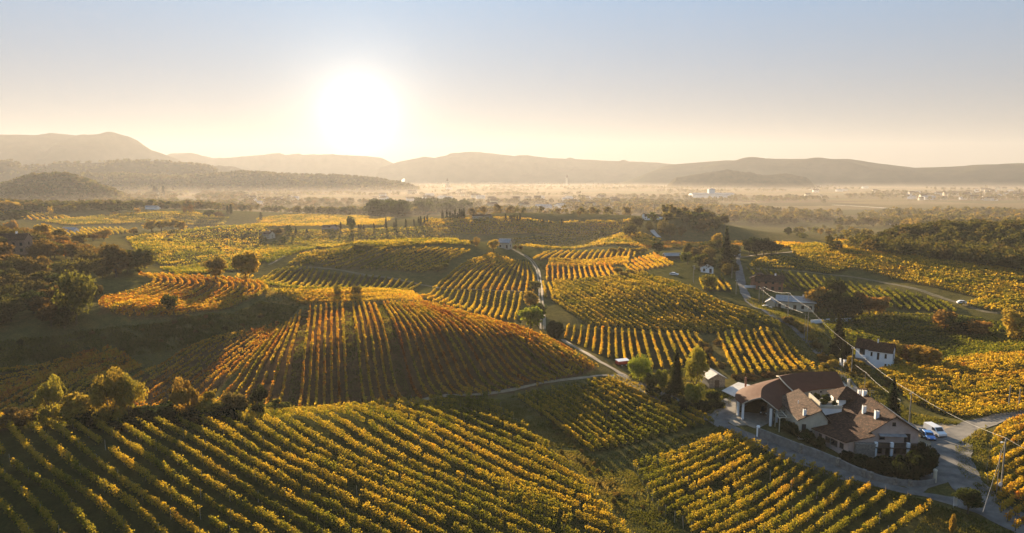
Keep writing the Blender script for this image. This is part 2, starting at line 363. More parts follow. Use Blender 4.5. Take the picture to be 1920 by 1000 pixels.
# ------------------------------------------------------------------ mountains and wooded hills round the plain
RIDGES = []
def ridge(name, prof, D, half, mat, rough=0.08, lump=0.0, na=420, nr=34, seed=1, base=-4):
    P = np.array(prof, float)
    xs = np.linspace(P[0, 0], P[-1, 0], na); ys = np.interp(xs, P[:, 0], P[:, 1])
    ys = ys + (np.convolve(np.random.default_rng(seed).normal(0, 1, na+10), np.hanning(11)/5, 'valid')[:na])*0.45*rough/0.08
    az = np.zeros(na); top = np.zeros(na)
    for i in range(na):
        d = ray(xs[i], ys[i]); h = math.hypot(d[0], d[1]); az[i] = math.atan2(d[0], d[1]); top[i] = H + D*d[2]/h
    e_ = np.clip(np.minimum(np.arange(na), na-1-np.arange(na))/(na*.10), 0, 1); top = base+(top-base)*(e_*e_*(3-2*e_))
    s = np.linspace(-1, 1, nr); X = np.zeros((nr, na)); Y = X.copy(); Zm = X.copy()
    for k in range(nr):
        r_ = D + s[k]*half
        X[k] = np.sin(az)*r_; Y[k] = np.cos(az)*r_
        bell = (0.5+0.5*math.cos(math.pi*abs(s[k])**1.15))
        Zm[k] = base + (top-base)*bell
    hh = (top-base)[None]
    wv = np.sin(np.pi*np.clip((s+1)/2, 0, 1))[:, None]*(1-np.exp(-((s[:, None])/0.25)**2))
    Zm += hh*wv*((vnoise(X/(half*.25)+3, Y/(half*.25), seed+20)-.5)*.55 + (vnoise(X/(half*.1), Y/(half*.1), seed+21)-.5)*.25)
    if lump: Zm += lump*(vnoise(X/14, Y/14, seed+30)-.3)*np.clip(hh*bell/20, 0, 1) + lump*.5*(vnoise(X/40, Y/40, seed+31)-.5)
    RIDGES.append((X, Y, Zm, D))
    v = np.stack([X, Y, Zm], -1).reshape(-1, 3); I = np.arange(nr*na).reshape(nr, na)
    f = np.stack([I[:-1, :-1], I[:-1, 1:], I[1:, 1:], I[1:, :-1]], -1).reshape(-1, 4)
    return tag(mesh_np(name, v, f, mat, smooth=True), kind='structure')
M_MTN = surf_mat('mountain_forest', (0.035, 0.04, 0.022), (0.075, 0.065, 0.035), 0.01, 0.95, 0.5, 0.05, bdist=5, spec=0)
M_HILLF = surf_mat('hill_forest', (0.03, 0.034, 0.014), (0.085, 0.06, 0.026), 0.035, 0.95, 0.6, 0.12, bdist=4, spec=0)
def mountains():
    ridge('mountain', [(-420,262),(-250,248),(-120,256),(0,253),(35,253),(70,254),(93,250),(120,252),(165,257),(200,256),(240,263),(285,284),(330,300),(380,318),(430,330)], 5100, 900, M_MTN, seed=1)
    ridge('mountain', [(250,330),(285,300),(320,288),(360,287),(400,297),(430,296),(450,294),(485,292),(510,288),(525,287),(535,291),(590,290),(620,290),(690,293),(715,296),(730,303),(760,316),(790,330)], 6000, 600, M_MTN, 0.07, seed=2)
    ridge('mountain', [(640,331),(700,318),(750,303),(770,299),(795,294),(815,296),(845,290),(870,287),(900,286),(930,289),(965,294),(990,292),(1030,297),(1090,299),(1150,302),(1230,305),(1260,308),(1330,314),(1420,331)], 5400, 650, M_MTN, 0.05, seed=3)
    ridge('mountain', [(1130,331),(1200,319),(1260,309),(1330,303),(1430,299),(1530,298),(1590,299),(1650,307),(1715,315),(1790,313),(1850,309),(1920,308),(2050,300),(2250,304),(2400,330)], 4500, 800, M_MTN, 0.05, seed=4)
    ridge('hill', [(1240,337),(1280,331),(1340,323),(1365,320),(1400,324),(1430,329),(1475,326),(1500,331),(1540,339)], 3300, 260, M_HILLF, 0.05, 6, seed=5)
    ridge('hill', [(-350,300),(-100,312),(0,306),(20,305),(45,312),(60,314),(110,308),(180,305),(240,302),(300,304),(350,309),(410,315),(440,324),(470,334)], 3100, 450, M_HILLF, 0.06, 9, seed=6, na=700)
    ridge('hill', [(360,335),(385,316),(410,311),(435,312),(470,323),(500,334)], 4100, 250, M_HILLF, 0.05, 6, seed=7)
    ridge('hill', [(90,352),(130,330),(170,329),(230,330),(300,333),(350,334),(420,328),(450,324),(480,326),(560,330),(650,332),(700,337),(745,343),(790,350),(815,354)], 2700, 420, M_HILLF, 0.08, 9, seed=8, na=900, nr=60)
    ridge('hill', [(-60,372),(0,358),(60,336),(75,334),(105,333),(140,339),(170,349),(205,362),(240,368)], 1700, 230, M_HILLF, 0.08, 9, seed=9, na=420, nr=50)
def air(name, x0, x1, y0, y1, z0, z1, color, dens, g):
    me = bpy.data.meshes.new(name); b = bmesh.new()
    bmesh.ops.create_cube(b, size=1); bmesh.ops.scale(b, vec=(x1-x0, y1-y0, z1-z0), verts=b.verts)
    bmesh.ops.translate(b, vec=((x0+x1)/2, (y0+y1)/2, (z0+z1)/2), verts=b.verts); b.to_mesh(me); b.free()
    m, t = new_mat(name); q = NT(t); o = q.n("ShaderNodeOutputMaterial"); v = q.n("ShaderNodeVolumePrincipled")
    v.inputs['Color'].default_value = (*color, 1); v.inputs['Density'].default_value = dens; v.inputs['Anisotropy'].default_value = g
    q.l(v.outputs[0], o.inputs['Volume']); me.materials.append(m)
    tag(link(bpy.data.objects.new(name, me)), kind='stuff')
def haze():
    air('haze', -7100, 7100, -7100, 7100, -8, 380, (0.45, 0.45, 0.465), 1.1e-4, 0.30)
    # the morning mist lying on the plain
    for top, dn in ((9, 1.5e-4), (17, 0.9e-4), (26, 0.7e-4)):
        air('mist', -5200+top*9, 5200-top*9, 430+top*3, 4200-top*38, -7+top*.02, top, (0.74, 0.64, 0.53), dn, 0.36)

# ------------------------------------------------------------------ rough grass on banks and verges
def grass():
    M = leaf_mat('grass_blades', [(0.0, (0.045,0.055,0.014)), (0.45, (0.10,0.105,0.028)), (0.8, (0.22,0.17,0.06)), (1.0, (0.34,0.25,0.11))], trans=0.4, nscale=0.07)
    VV, TT = [], []
    def area(poly, n, h_, tint, world=False):
        G = np.array(poly) if world else poly_g(poly); x0, y0 = G.min(0); x1, y1 = G.max(0)
        x = rng.uniform(x0, x1, n*4); y = rng.uniform(y0, y1, n*4); m = inside(x, y, G); x, y = x[m][:n], y[m][:n]
        keep = vnoise(x/2.2, y/2.2, 61)+rng.normal(0, .18, len(x)) > .38; x, y = x[keep], y[keep]; n = len(x)
        if not n: return
        z = ground(x, y)-.03; a = rng.uniform(0, 2*math.pi, n); h2 = h_*rng.uniform(.4, 1.25, n)*(.6+.8*vnoise(x/5, y/5, 62)); w_ = h2*rng.uniform(.35, .7, n)
        dx, dy = np.cos(a)*w_/2, np.sin(a)*w_/2; lx, ly = rng.normal(0, .35, n)*h2, rng.normal(0, .35, n)*h2
        q = np.stack([np.c_[x-dx, y-dy, z], np.c_[x+dx, y+dy, z], np.c_[x+dx*.4+lx, y+dy*.4+ly, z+h2], np.c_[x-dx*.5+lx, y-dy*.5+ly, z+h2*.9]], 1)
        VV.append(q.reshape(-1, 3)); TT.append(np.clip(tint+(vnoise(x/6, y/6, 63)-.5)*.6+rng.normal(0, .10, n), 0, 1))
    area([(925,750),(975,752),(1045,800),(1112,856),(1188,884),(1235,960),(1330,1040),(1230,1060),(1185,995),(1125,930),(1060,862),(985,800)], 46000, .28, .46)
    area([(940,748),(1075,716),(1150,708),(1180,722),(1340,797),(1300,842),(1190,880),(1115,858),(1345,800),(1150,712),(972,746)], 16000, .36, .25)
    area([(1350,800),(1480,862),(1600,902),(1740,940),(1900,1000),(1960,1080),(1650,1080),(1740,960),(1540,885),(1380,818),(1330,812)], 36000, .36, .30)
    area([(-150,640),(0,642),(190,618),(330,604),(490,566),(560,578),(530,612),(450,632),(330,655),(220,668),(0,700),(-150,720)], 60000, .65, .30)
    area([(-100,770),(200,760),(500,745),(640,770),(480,790),(200,800),(-100,800)], 14000, .5, .42)
    area([(1170,710),(1290,766),(1340,788),(1385,742),(1325,730),(1330,640),(1310,640),(1300,690),(1200,700)], 20000, .45, .38)
    area([(1590,705),(1640,760),(1720,800),(1800,795),(1700,770),(1645,705),(1600,690)], 22000, .45, .45)
    area([(1395,560),(1450,600),(1535,690),(1600,730),(1560,640),(1520,600),(1440,560)], 20000, .5, .42)
    area([(1850,800),(1790,835),(1795,880),(1850,935),(1900,970),(1870,900),(1850,850)], 9000, .4, .3)
    area([(-150,735),(60,722),(120,700),(235,672),(330,655),(450,632),(505,612),(430,628),(310,684),(160,772),(-150,790)], 26000, .38, .25)
    area([(490,540),(560,545),(560,575),(500,565)], 5000, .7, .7)
    f4 = [f for f in FIELDS if f['n'] == 'F4'][0]['G']
    for k in (1, 2, 3):
        c = f4[k]; T = np.gradient(c, axis=0); T /= np.linalg.norm(T, axis=1)[:, None]; N = np.stack([T[:, 1], -T[:, 0]], 1)
        area(np.vstack([c-N*1.3, (c+N*1.3)[::-1]]), 7000, .4, .35, True)
    v = np.vstack(VV); tag(mesh_np('grass', v, np.arange(len(v)).reshape(-1, 4), M, tint=np.concatenate(TT)), kind='stuff')
    print('GRASS', len(v)//4)
# ------------------------------------------------------------------ vineyards
G0, G1, G2, G3, G4 = (0.030,0.046,0.011), (0.115,0.125,0.020), (0.37,0.265,0.040), (0.34,0.150,0.028), (0.15,0.050,0.016)
M_VINE = leaf_mat('vine_leaves', [(0.0, G0), (0.30, G1), (0.55, G2), (0.80, G3), (1.0, G4)], trans=0.5, nscale=0.05)
M_STEM = surf_mat('vine_stem_bark', (0.035, 0.024, 0.015), (0.07, 0.05, 0.03), 3, 0.9, 0)
M_POST = surf_mat('weathered_post_wood', (0.16, 0.14, 0.11), (0.28, 0.25, 0.20), 2, 0.85, 0)
def along(P, t):
    d = np.r_[0, np.cumsum(np.hypot(*np.diff(P[:, :2], axis=0).T))]
    return np.stack([np.interp(t*d[-1], d, P[:, k]) for k in range(2)], 1)
def row_quads(P, h=1.85, wd=0.42, dens=1.0, tint=0.4, spread=0.12, gap=0.05, stems=True, low=0.55, grow=1.0, orange=0.0):
    """leaves of one vine row along ground polyline P (n,2) -> verts, faces, tint, material index"""
    d = np.r_[0, np.cumsum(np.hypot(*np.diff(P, axis=0).T))]; L = d[-1]
    mid = P[len(P)//2]; D = math.hypot(*mid)
    s0 = np.clip(1.02*D/683*grow, 0.17, 0.9)
    n = int(L*dens*2.5*(h-low+0.3)/(s0*s0*0.9)); n = min(n, int(L*85))
    if n < 6: return None
    t = rng.random(n)*L
    # one-metre plants: own vigour, own hue, now and then missing
    npl = int(L/0.9)+3; vig = np.clip(rng.normal(1, .09, npl), .6, 1.25)
    lw = np.interp(np.arange(npl), np.arange(0, npl+9, 9), rng.normal(1, .10, len(np.arange(0, npl+9, 9)))); vig = vig*lw
    alive = rng.random(npl) > gap
    g2_ = np.interp(np.arange(npl), np.arange(0, npl+6, 6), rng.random(len(np.arange(0, npl+6, 6))))
    alive &= g2_ > gap*1.2
    hue = rng.normal(0, spread*.55, npl) + np.interp(np.arange(npl), np.arange(0, npl+14, 14), rng.normal(0, spread*.8, len(np.arange(0, npl+14, 14))))
    if orange: hue += (rng.random(npl) < orange)*.25
    pi = np.clip((t/0.9).astype(int), 0, npl-1)
    k = alive[pi]; t = t[k]; pi = pi[k]; n = len(t)
    if n < 4: return None
    x = np.interp(t, d, P[:, 0]); y = np.interp(t, d, P[:, 1])
    T = np.gradient(P, axis=0); T /= np.linalg.norm(T, axis=1)[:, None]+1e-9
    tx = np.interp(t, d, T[:, 0]); ty = np.interp(t, d, T[:, 1])
    q = rng.random(n)**0.75; v = vig[pi]
    z = low*0.9 + (h*v-low)*q
    lat = rng.normal(0, 1, n)*wd*(0.55+0.45*np.sin(np.pi*np.clip(q*.9+.1, 0, 1)))*v*.62
    wild = rng.random(n) < 0.05; z[wild] += rng.random(wild.sum())*.45
    lat[wild] *= 1.5
    x = x + ty*lat; y = y - tx*lat
    gz = ground(x, y)
    c = np.stack([x, y, gz+z], 1)
    a = rng.normal(0, 1, (n, 3)); a /= np.linalg.norm(a, axis=1)[:, None]
    b = rng.normal(0, 1, (n, 3)); b -= a*(a*b).sum(1)[:, None]; b /= np.linalg.norm(b, axis=1)[:, None]
    s = s0*rng.uniform(.6, 1.25, n)[:, None]*.5
    V4 = np.stack([c-a*s-b*s*.75, c+a*s*.8-b*s, c+a*s+b*s*.8, c-a*s*.7+b*s], 1).reshape(-1, 3)
    F4 = np.arange(n*4).reshape(n, 4)
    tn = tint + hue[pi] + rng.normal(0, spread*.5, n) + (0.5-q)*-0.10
    tn = np.clip(tn, 0.02, 0.98); mi = np.zeros(n, int)
    if D < 400:   # the trellis wire the vines hang on
        wq = np.arange(0, L+.01, 3.0); wx = np.interp(wq, d, P[:, 0]); wy = np.interp(wq, d, P[:, 1]); wz = ground(wx, wy)+1.1
        lo = np.c_[wx, wy, wz-.012]; hi = np.c_[wx, wy, wz+.012]
        if len(wq) > 1:
            qv = np.stack([lo[:-1], lo[1:], hi[1:], hi[:-1]], 1).reshape(-1, 3); V4 = np.vstack([V4, qv]); tn = np.r_[tn, np.zeros(len(wq)-1)]; mi = np.r_[mi, np.ones(len(wq)-1, int)]
            F4 = np.arange(len(V4)).reshape(-1, 4)
    if stems and D < 330:
        st = np.arange(0.45, L, 0.9 if D < 230 else 1.8); st = st[alive[np.clip((st/0.9).astype(int), 0, npl-1)]]
        m = len(st)
        if m:
            sx = np.interp(st, d, P[:, 0]); sy = np.interp(st, d, P[:, 1]); sz = ground(sx, sy)
            wv = 0.05; hh = low+0.35
            ax = np.interp(st, d, T[:, 0])*wv; ay = np.interp(st, d, T[:, 1])*wv
            q1 = np.stack([np.c_[sx-ax, sy-ay, sz-.1], np.c_[sx+ax, sy+ay, sz-.1], np.c_[sx+ax*.7, sy+ay*.7, sz+hh], np.c_[sx-ax*.7, sy-ay*.7, sz+hh]], 1).reshape(-1, 3)
            q2 = np.stack([np.c_[sx-ay, sy+ax, sz-.1], np.c_[sx+ay, sy-ax, sz-.1], np.c_[sx+ay*.7, sy-ax*.7, sz+hh], np.c_[sx-ay*.7, sy+ax*.7, sz+hh]], 1).reshape(-1, 3)
            V4 = np.vstack([V4, q1, q2]); F4 = np.arange(len(V4)).reshape(-1, 4)
            tn = np.r_[tn, np.zeros(2*m)]; mi = np.r_[mi, np.ones(2*m, int)]
    return V4, F4, tn, mi
post_me = None
def post_mesh():
    global post_me
    if post_me is None:
        b = bmesh.new(); bmesh.ops.create_cone(b, cap_ends=True, segments=6, radius1=.055, radius2=.045, depth=2.3)
        bmesh.ops.translate(b, vec=(0, 0, .95), verts=b.verts)
        post_me = bpy.data.meshes.new('post'); b.to_mesh(post_me); b.free(); post_me.materials.append(M_POST)
    return post_me
FIELDS = []
def field(**k): FIELDS.append(k)
# the nearest slopes first; each entry: guide rows as the photo shows them, rows between them evenly spread
field(n='F1', g=[[(-230,770),(-60,890),(30,985),(90,1060)], [(-60,775),(0,850),(115,940),(165,1000),(200,1050)], [(70,795),(210,895),(357,1000),(430,1060)],
      [(270,792),(440,880),(640,1000),(730,1060)], [(483,778),(620,846),(761,912),(950,1000),(1060,1060)], [(625,770),(903,898),(1137,1000),(1240,1045)],
      [(770,756),(992,827),(1151,908),(1290,975)], [(905,748),(1060,800),(1200,850)]], s=3.25, h=2.0, wd=.40, tint=.38, spread=.07, gap=.05, posts=True,
      clip=[(902,740),(980,800),(1054,862),(1118,930),(1176,1000),(1221,1070),(-400,1200),(-400,740),(0,790),(480,765),(700,750)],
      gc=SOILG, label='long golden-green vine row running down the slope at the lower left foot of the view', group='vine rows of the large nearest vineyard at the lower left')
field(n='F2', g=[[(972,748),(1040,797),(1112,852)], [(1060,732),(1135,776),(1215,828)], [(1150,712),(1250,758),(1338,797)]], s=2.3, h=1.8, wd=.32, tint=.36, spread=.08, gap=.03,
      gc=SOILG, label='short vine row in the green and orange plot between the two dirt tracks', group='vine rows of the small plot left of the front road')
field(n='F3', g=[[(1188,882),(1300,843),(1378,820)], [(1232,958),(1300,923),(1440,846)], [(1330,1030),(1422,985),(1545,890)], [(1450,1075),(1560,1010),(1660,930)], [(1590,1080),(1650,1020),(1745,955)]],
      s=2.5, h=1.9, wd=.34, tint=.38, spread=.08, gap=.08, posts=True, gc=SOILG,
      label='yellow-green vine row below the walled farmhouse and its front road', group='vine rows of the plot below the front road at the lower right')
field(n='F14', g=[[(1862,820),(1920,793),(2010,762)], [(1848,885),(1920,850),(2010,812)], [(1862,950),(1920,912),(2010,872)], [(1900,1000),(1960,960),(2030,925)]], s=2.7, h=1.9, wd=.34, tint=.43, spread=.09, gap=.08, orange=.08,
      posts=True, gc=SOILG, label='orange-tipped vine row right of the road junction, beside the wooden utility poles', group='vine rows at the lower right edge of the view')
field(n='F4', g=[[(520,622),(465,690),(398,770)], [(572,580),(556,694),(546,770)], [(652,573),(661,697),(670,767)], [(712,573),(748,694),(772,756)], [(800,571),(950,690),(1010,727)], [(905,598),(1010,650),(1085,707)], [(1012,632),(1070,662),(1122,692)]],
      s=1.95, h=1.5, wd=.25, tint=.60, spread=.15, gap=.05, dens=1.1, gc=(0.10,0.055,0.026), grass=(1, 2, 3),
      label='thin rust-coloured vine row on the domed slope in the middle of the view', group='rust-coloured vine rows of the domed central slope')
field(n='F10', g=[[(1034,562),(1070,588),(1108,614)], [(1040,528),(1130,575),(1205,622)], [(1120,524),(1230,580),(1312,626)], [(1200,514),(1300,560),(1402,621)], [(1292,543),(1385,582),(1466,618)]],
      s=2.6, h=1.75, wd=.27, tint=.42, spread=.06, gap=.03, gc=SOILG, label='golden vine row on the broad lit slope left of the winding road', group='golden vine rows left of the winding road')
field(n='F10f', g=[[(1066,614),(1060,637)], [(1130,619),(1126,668)], [(1190,623),(1205,694)], [(1250,627),(1278,690)], [(1302,630),(1345,690)]],
      s=2.6, h=1.7, wd=.30, tint=.46, spread=.10, gap=.03, gc=(0.035,0.035,0.015), label='straight yellow vine row ending behind the round bush and the conifer', group='straight vine rows behind the trees of the farm yard')
field(n='F10g', g=[[(1345,628),(1362,668),(1382,709)], [(1400,625),(1440,703)], [(1462,622),(1528,697)]], s=2.5, h=1.75, wd=.34, tint=.42, spread=.09, gap=.03, gc=(0.035,0.035,0.015),
      label='straight yellow-green vine row just behind the curved brown roof', group='straight vine rows behind the curved brown roof')
field(n='F11', g=[[(1650,700),(1720,688),(1800,678),(1920,668),(2040,662)], [(1640,702),(1750,716),(1850,712),(2040,700)], [(1700,752),(1790,782),(1880,778),(2040,742)]],
      s=2.5, h=1.9, wd=.42, tint=.46, spread=.08, gap=.05, gc=SOILG, label='bright golden vine row right of the dark conifer and above the parked van', group='bright golden vine rows at the right above the van')
field(n='F5a', g=[[(-120,722),(30,697),(120,680),(205,655)], [(-120,800),(20,745),(130,700),(235,668)], [(-100,850),(60,792),(170,735),(265,690)]], s=2.4, h=1.5, wd=.34, tint=.62, spread=.12, gap=.08, dens=.9, gc=(0.06,0.042,0.02),
      label='sparse amber vine row below the dark grassy bank at the left edge', group='sparse amber vine rows at the left edge')
field(n='F5b', g=[[(165,772),(300,690),(420,632)], [(290,775),(400,700),(480,640),(522,606)], [(360,772),(440,700),(528,615)]], s=2.3, h=1.35, wd=.26, tint=.66, spread=.13, gap=.16, dens=.6, gc=(0.075,0.046,0.024),
      label='sparse brown vine row on the shaded slope left of the domed hill', group='sparse brown vine rows left of the domed slope')
field(n='F6', g=[[(262,517),(290,527),(268,545),(190,562)], [(330,519),(355,535),(310,558),(185,588)], [(400,523),(425,540),(370,570),(240,596)], [(482,531),(500,547),(450,570),(330,596)]], s=2.3, h=1.6, wd=.36, tint=.64, spread=.13, gap=.06,
      gc=(0.11,0.07,0.03), label='curving orange vine row on the terrace right of the dark wood', group='curving orange vine rows on the left terrace')
field(n='F7', g=[[(515,549),(640,547),(775,552)], [(560,572),(680,569),(795,568)]], s=2.4, h=1.6, wd=.5, tint=.52, spread=.08, gap=.02, gc=DRY)
field(n='F8a', g=[[(478,530),(510,515),(545,503)], [(549,545),(595,508)], [(650,552),(700,520)], [(757,550),(790,534)]], s=3.0, h=1.6, wd=.32, tint=0.36, spread=.08, gap=.04, gc=(0.055,0.042,0.02))
field(n='F8b', g=[[(540,498),(600,487),(650,478)], [(674,508),(715,488),(754,470)], [(790,513),(840,492),(882,472)]], s=3.0, h=1.6, wd=.34, tint=0.42, spread=.08, gap=.03, gc=(0.09,0.062,0.026))
field(n='F8c', g=[[(812,545),(860,505),(925,478)], [(905,547),(930,512),(960,490)], [(1000,549),(1000,520),(990,495)]], s=2.8, h=1.6, wd=.32, tint=.50, spread=.08, gap=.04, gc=(0.065,0.048,0.022))
field(n='F9', g=[[(790,561),(815,547)], [(878,588),(895,549)], [(965,604),(978,551)]], s=2.8, h=1.5, wd=.32, tint=.46, spread=.08, gap=.04, gc=(0.065,0.055,0.022))
field(n='F10a', g=[[(1000,488),(1030,474)], [(1100,488),(1112,473)], [(1188,484),(1192,471)]], s=3.6, h=1.6, wd=.34, tint=.5, spread=.08, gap=.04, gc=(0.07,0.05,0.025))
field(n='F10b', g=[[(1030,489),(1180,485)], [(1026,499),(1178,496)]], s=2.8, h=1.6, wd=.5, tint=.52, spread=.08, gap=.02, gc=DRY)
field(n='F10c', g=[[(1026,528),(1026,502)], [(1090,526),(1085,500)], [(1157,521),(1142,498)]], s=2.8, h=1.6, wd=.32, tint=.62, spread=.08, gap=.04, gc=(0.07,0.045,0.022))
field(n='F10d', g=[[(1188,513),(1168,495)], [(1262,498),(1225,478)]], s=3.0, h=1.6, wd=.32, tint=.60, spread=.08, gap=.04, gc=(0.09,0.06,0.026))
field(n='F10h', g=[[(1024,560),(1018,532)], [(1050,560),(1036,532)]], s=2.8, h=1.6, wd=.34, tint=.44, spread=.08, gap=.04, gc=(0.05,0.045,0.02))
field(n='F10k', g=[[(1320,546),(1312,526)], [(1372,548),(1352,520)]], s=2.8, h=1.6, wd=.34, tint=.34, spread=.08, gap=.04, gc=(0.04,0.035,0.018))
field(n='F12', g=[[(1478,463),(1560,462),(1640,471),(1750,490),(2000,528)], [(1490,484),(1560,500),(1640,514),(1780,545),(1880,566),(2000,580)]], s=2.9, h=1.8, wd=.5, tint=0.42, spread=.09, gap=.02, gc=(0.08,0.062,0.022))
field(n='F13', g=[[(1400,503),(1432,536)], [(1480,513),(1515,548)], [(1574,526),(1625,572)], [(1700,550),(1742,586)], [(1760,566),(1792,588)]], s=2.9, h=1.7, wd=.36, tint=0.2, spread=.07, gap=.03, gc=(0.05,0.045,0.02))  # dark green tint carries the shade lying on these rows
field(n='F13b', g=[[(1412,492),(1450,485),(1500,490),(1590,508)], [(1405,500),(1480,505),(1560,514)]], s=2.8, h=1.7, wd=.45, tint=.38, spread=.08, gap=.03, gc=(0.06,0.05,0.02))
field(n='F15', g=[[(1530,592),(1650,592),(1790,600),(1900,610),(2050,608)], [(1560,640),(1690,655),(1850,650),(2050,640)], [(1600,668),(1740,690),(1850,668),(2050,655)]], s=2.8, h=1.7, wd=.62, tint=.15, spread=.09, gap=.05, gc=(0.04,0.045,0.015))  # leaf tint kept dark: the field's shade is put into the colour
field(n='F15b', g=[[(1800,575),(2040,555)], [(1880,590),(2040,590)]], s=2.9, h=1.7, wd=.5, tint=.34, spread=.08, gap=.03, gc=(0.05,0.05,0.02))
# beyond the middle distance
field(n='H1', g=[[(300,505),(420,492),(500,487)], [(330,520),(400,512),(480,503)]], s=3, h=1.6, wd=0.42, tint=0.26, spread=.08, gap=.04, gc=(0.05,0.042,0.018))
field(n='H2', g=[[(560,480),(660,466),(760,458),(880,456)], [(545,494),(650,478),(760,464),(885,462)]], s=3, h=1.7, wd=0.42, tint=0.36, spread=.08, gap=.02, gc=(0.07,0.055,0.02))
field(n='H3', g=[[(480,468),(520,455),(560,452)], [(500,495),(560,475),(600,462)]], s=3.4, h=1.6, wd=.5, tint=0.26, spread=.08, gap=.03, gc=(0.055,0.045,0.02))
field(n='G1', g=[[(22,409),(0,398)], [(60,414),(40,399)], [(130,410),(95,402)]], s=4.2, h=1.9, wd=.4, tint=.48, spread=.06, gap=.03, gc=(0.07,0.055,0.025))
field(n='G2', g=[[(95,440),(70,426)], [(130,443),(108,431)], [(240,438),(225,429)]], s=4.2, h=1.9, wd=.4, tint=0.44, spread=.06, gap=.03, gc=(0.07,0.055,0.025))
field(n='G3', g=[[(70,416),(200,406),(340,399),(430,410)], [(120,423),(260,420),(420,423)]], s=4.0, h=1.9, wd=0.42, tint=0.34, spread=.08, gap=.03, gc=(0.08,0.07,0.026))
field(n='G4', g=[[(235,448),(330,434),(460,424),(500,430)], [(250,470),(380,462),(500,455)], [(300,498),(400,490),(520,475)]], s=4.0, h=1.8, wd=0.42, tint=0.34, spread=.10, gap=.03, gc=(0.06,0.043,0.02), dens=.5)
field(n='G5', g=[[(540,436),(660,432),(800,428)], [(520,452),(680,452),(860,446)], [(580,462),(700,460),(860,455)]], s=4.0, h=1.7, wd=.6, tint=0.34, spread=.08, gap=.03, gc=(0.085,0.062,0.028))
field(n='G6', g=[[(790,414),(900,410),(1020,418),(1100,416),(1190,413)], [(800,440),(920,440),(1030,440),(1160,436)]], s=4.2, h=1.8, wd=.6, tint=0.5, spread=.08, gap=.03, gc=(0.10,0.062,0.03))
field(n='G7', g=[[(960,450),(1100,448),(1240,452)], [(1000,466),(1100,465),(1220,464)]], s=4.2, h=1.7, wd=.6, tint=.44, spread=.08, gap=.03, gc=(0.075,0.062,0.026))
field(n='G8', g=[[(1180,463),(1300,458),(1400,457),(1510,464)], [(1230,468),(1320,464),(1400,462),(1470,466)]], s=3.6, h=1.8, wd=.7, tint=.62, spread=.08, gap=.02, gc=DRY)
field(n='G9', g=[[(1560,452),(1640,450),(1700,455)], [(1570,458),(1620,458),(1690,461)]], s=3.6, h=1.8, wd=.7, tint=.52, spread=.08, gap=.02, gc=DRY)
field(n='G10', g=[[(480,412),(620,404),(740,410)], [(470,428),(600,424),(720,424)]], s=5, h=1.8, wd=.8, tint=0.42, spread=.08, gap=.02, gc=(0.11,0.075,0.035))

def field_guides(f):
    out_ = []
    for g in f['g']:
        P = np.array([hit(*p)[:2] for p in g])
        P = smooth_path(P, 1.5) if len(P) > 2 else P
        out_.append(along(P, np.linspace(0, 1, 90)))
    return out_
def vineyards():
    count = 0; stuff = []
    for f in FIELDS:
        Gs = f['G']; rows = []
        gi = []
        for a, b in zip(Gs[:-1], Gs[1:]):
            gi.append(len(rows)); wdt = np.median(np.linalg.norm(a-b, axis=1))
            T = np.gradient(a, axis=0); T /= np.linalg.norm(T, axis=1)[:, None]+1e-9
            wdt = np.median(np.abs((b-a)[:, 0]*T[:, 1]-(b-a)[:, 1]*T[:, 0]))
            n = max(1, int(round(wdt/f['s'])))
            rows += [a*(1-k/n)+b*(k/n) for k in range(n)]
        rows.append(Gs[-1])
        skip = {gi[k] for k in f.get('grass', ())}
        cl = poly_g(f['clip']) if 'clip' in f else None
        for ri, P in enumerate(rows):
            if ri in skip: continue
            if cl is not None:
                m = inside(P[:, 0], P[:, 1], cl)
                k = np.nonzero(m)[0]
                if len(k) < 4: continue
                P = P[k[0]:k[-1]+1]
            P = along(P, np.linspace(rng.uniform(0, .008), 1-rng.uniform(0, .008), 90)) + rng.normal(0, .03, (90, 2))
            r_ = row_quads(P, f['h'], f['wd'], f.get('dens', 1.0), f['tint'], f['spread'], f['gap'], orange=f.get('orange', 0))
            if r_ is None: continue
            v, fc, tn, mi = r_
            if 'label' in f and count < 300:
                count += 1; o_ = np.array([P[45][0], P[45][1], float(ground(*P[45]))])
                ob = mesh_np('vine_row', v-o_, fc, [M_VINE, M_STEM], tint=tn, midx=mi); ob.location = o_
                tag(ob, f['label'], 'vine row', f['group'])
                if f.get('posts'):
                    L = np.hypot(*np.diff(P, axis=0).T).sum(); 
                    for q in along(P, np.linspace(0.004, .996, max(2, int(L/7.5)))):
                        if math.hypot(*q) > 185: continue
                        p_ = bpy.data.objects.new('post', post_mesh()); link(p_, ob)
                        p_.location = Vector((q[0], q[1], float(ground(*q)))) - Vector(o_)
                        p_.rotation_euler = (rng.normal(0, .04), rng.normal(0, .04), 0)
            else: stuff.append(r_)
    off = 0; VV, FF, TT = [], [], []; 
    MI = []
    for v, fc, tn, mi in stuff:
        VV.append(v); FF.append(fc+off); TT.append(tn); MI.append(mi); off += len(v)
    ob = mesh_np('distant_vine_rows', np.vstack(VV), np.vstack(FF), [M_VINE, M_STEM], tint=np.concatenate(TT), midx=np.concatenate(MI))
    tag(ob, kind='stuff')
    print('VINES individual', count, 'stuff quads', off//4, 'stuff rows', len(stuff))
for f in FIELDS:
    f['G'] = field_guides(f)
    out_ = np.vstack([f['G'][0]] + [g[-1:] for g in f['G'][1:-1]] + [f['G'][-1][::-1]] + [g[:1] for g in f['G'][1:-1][::-1]])
    if 'clip' in f: paint(poly_g(f['clip']), f['gc'])
    else: paint(out_, f['gc'])
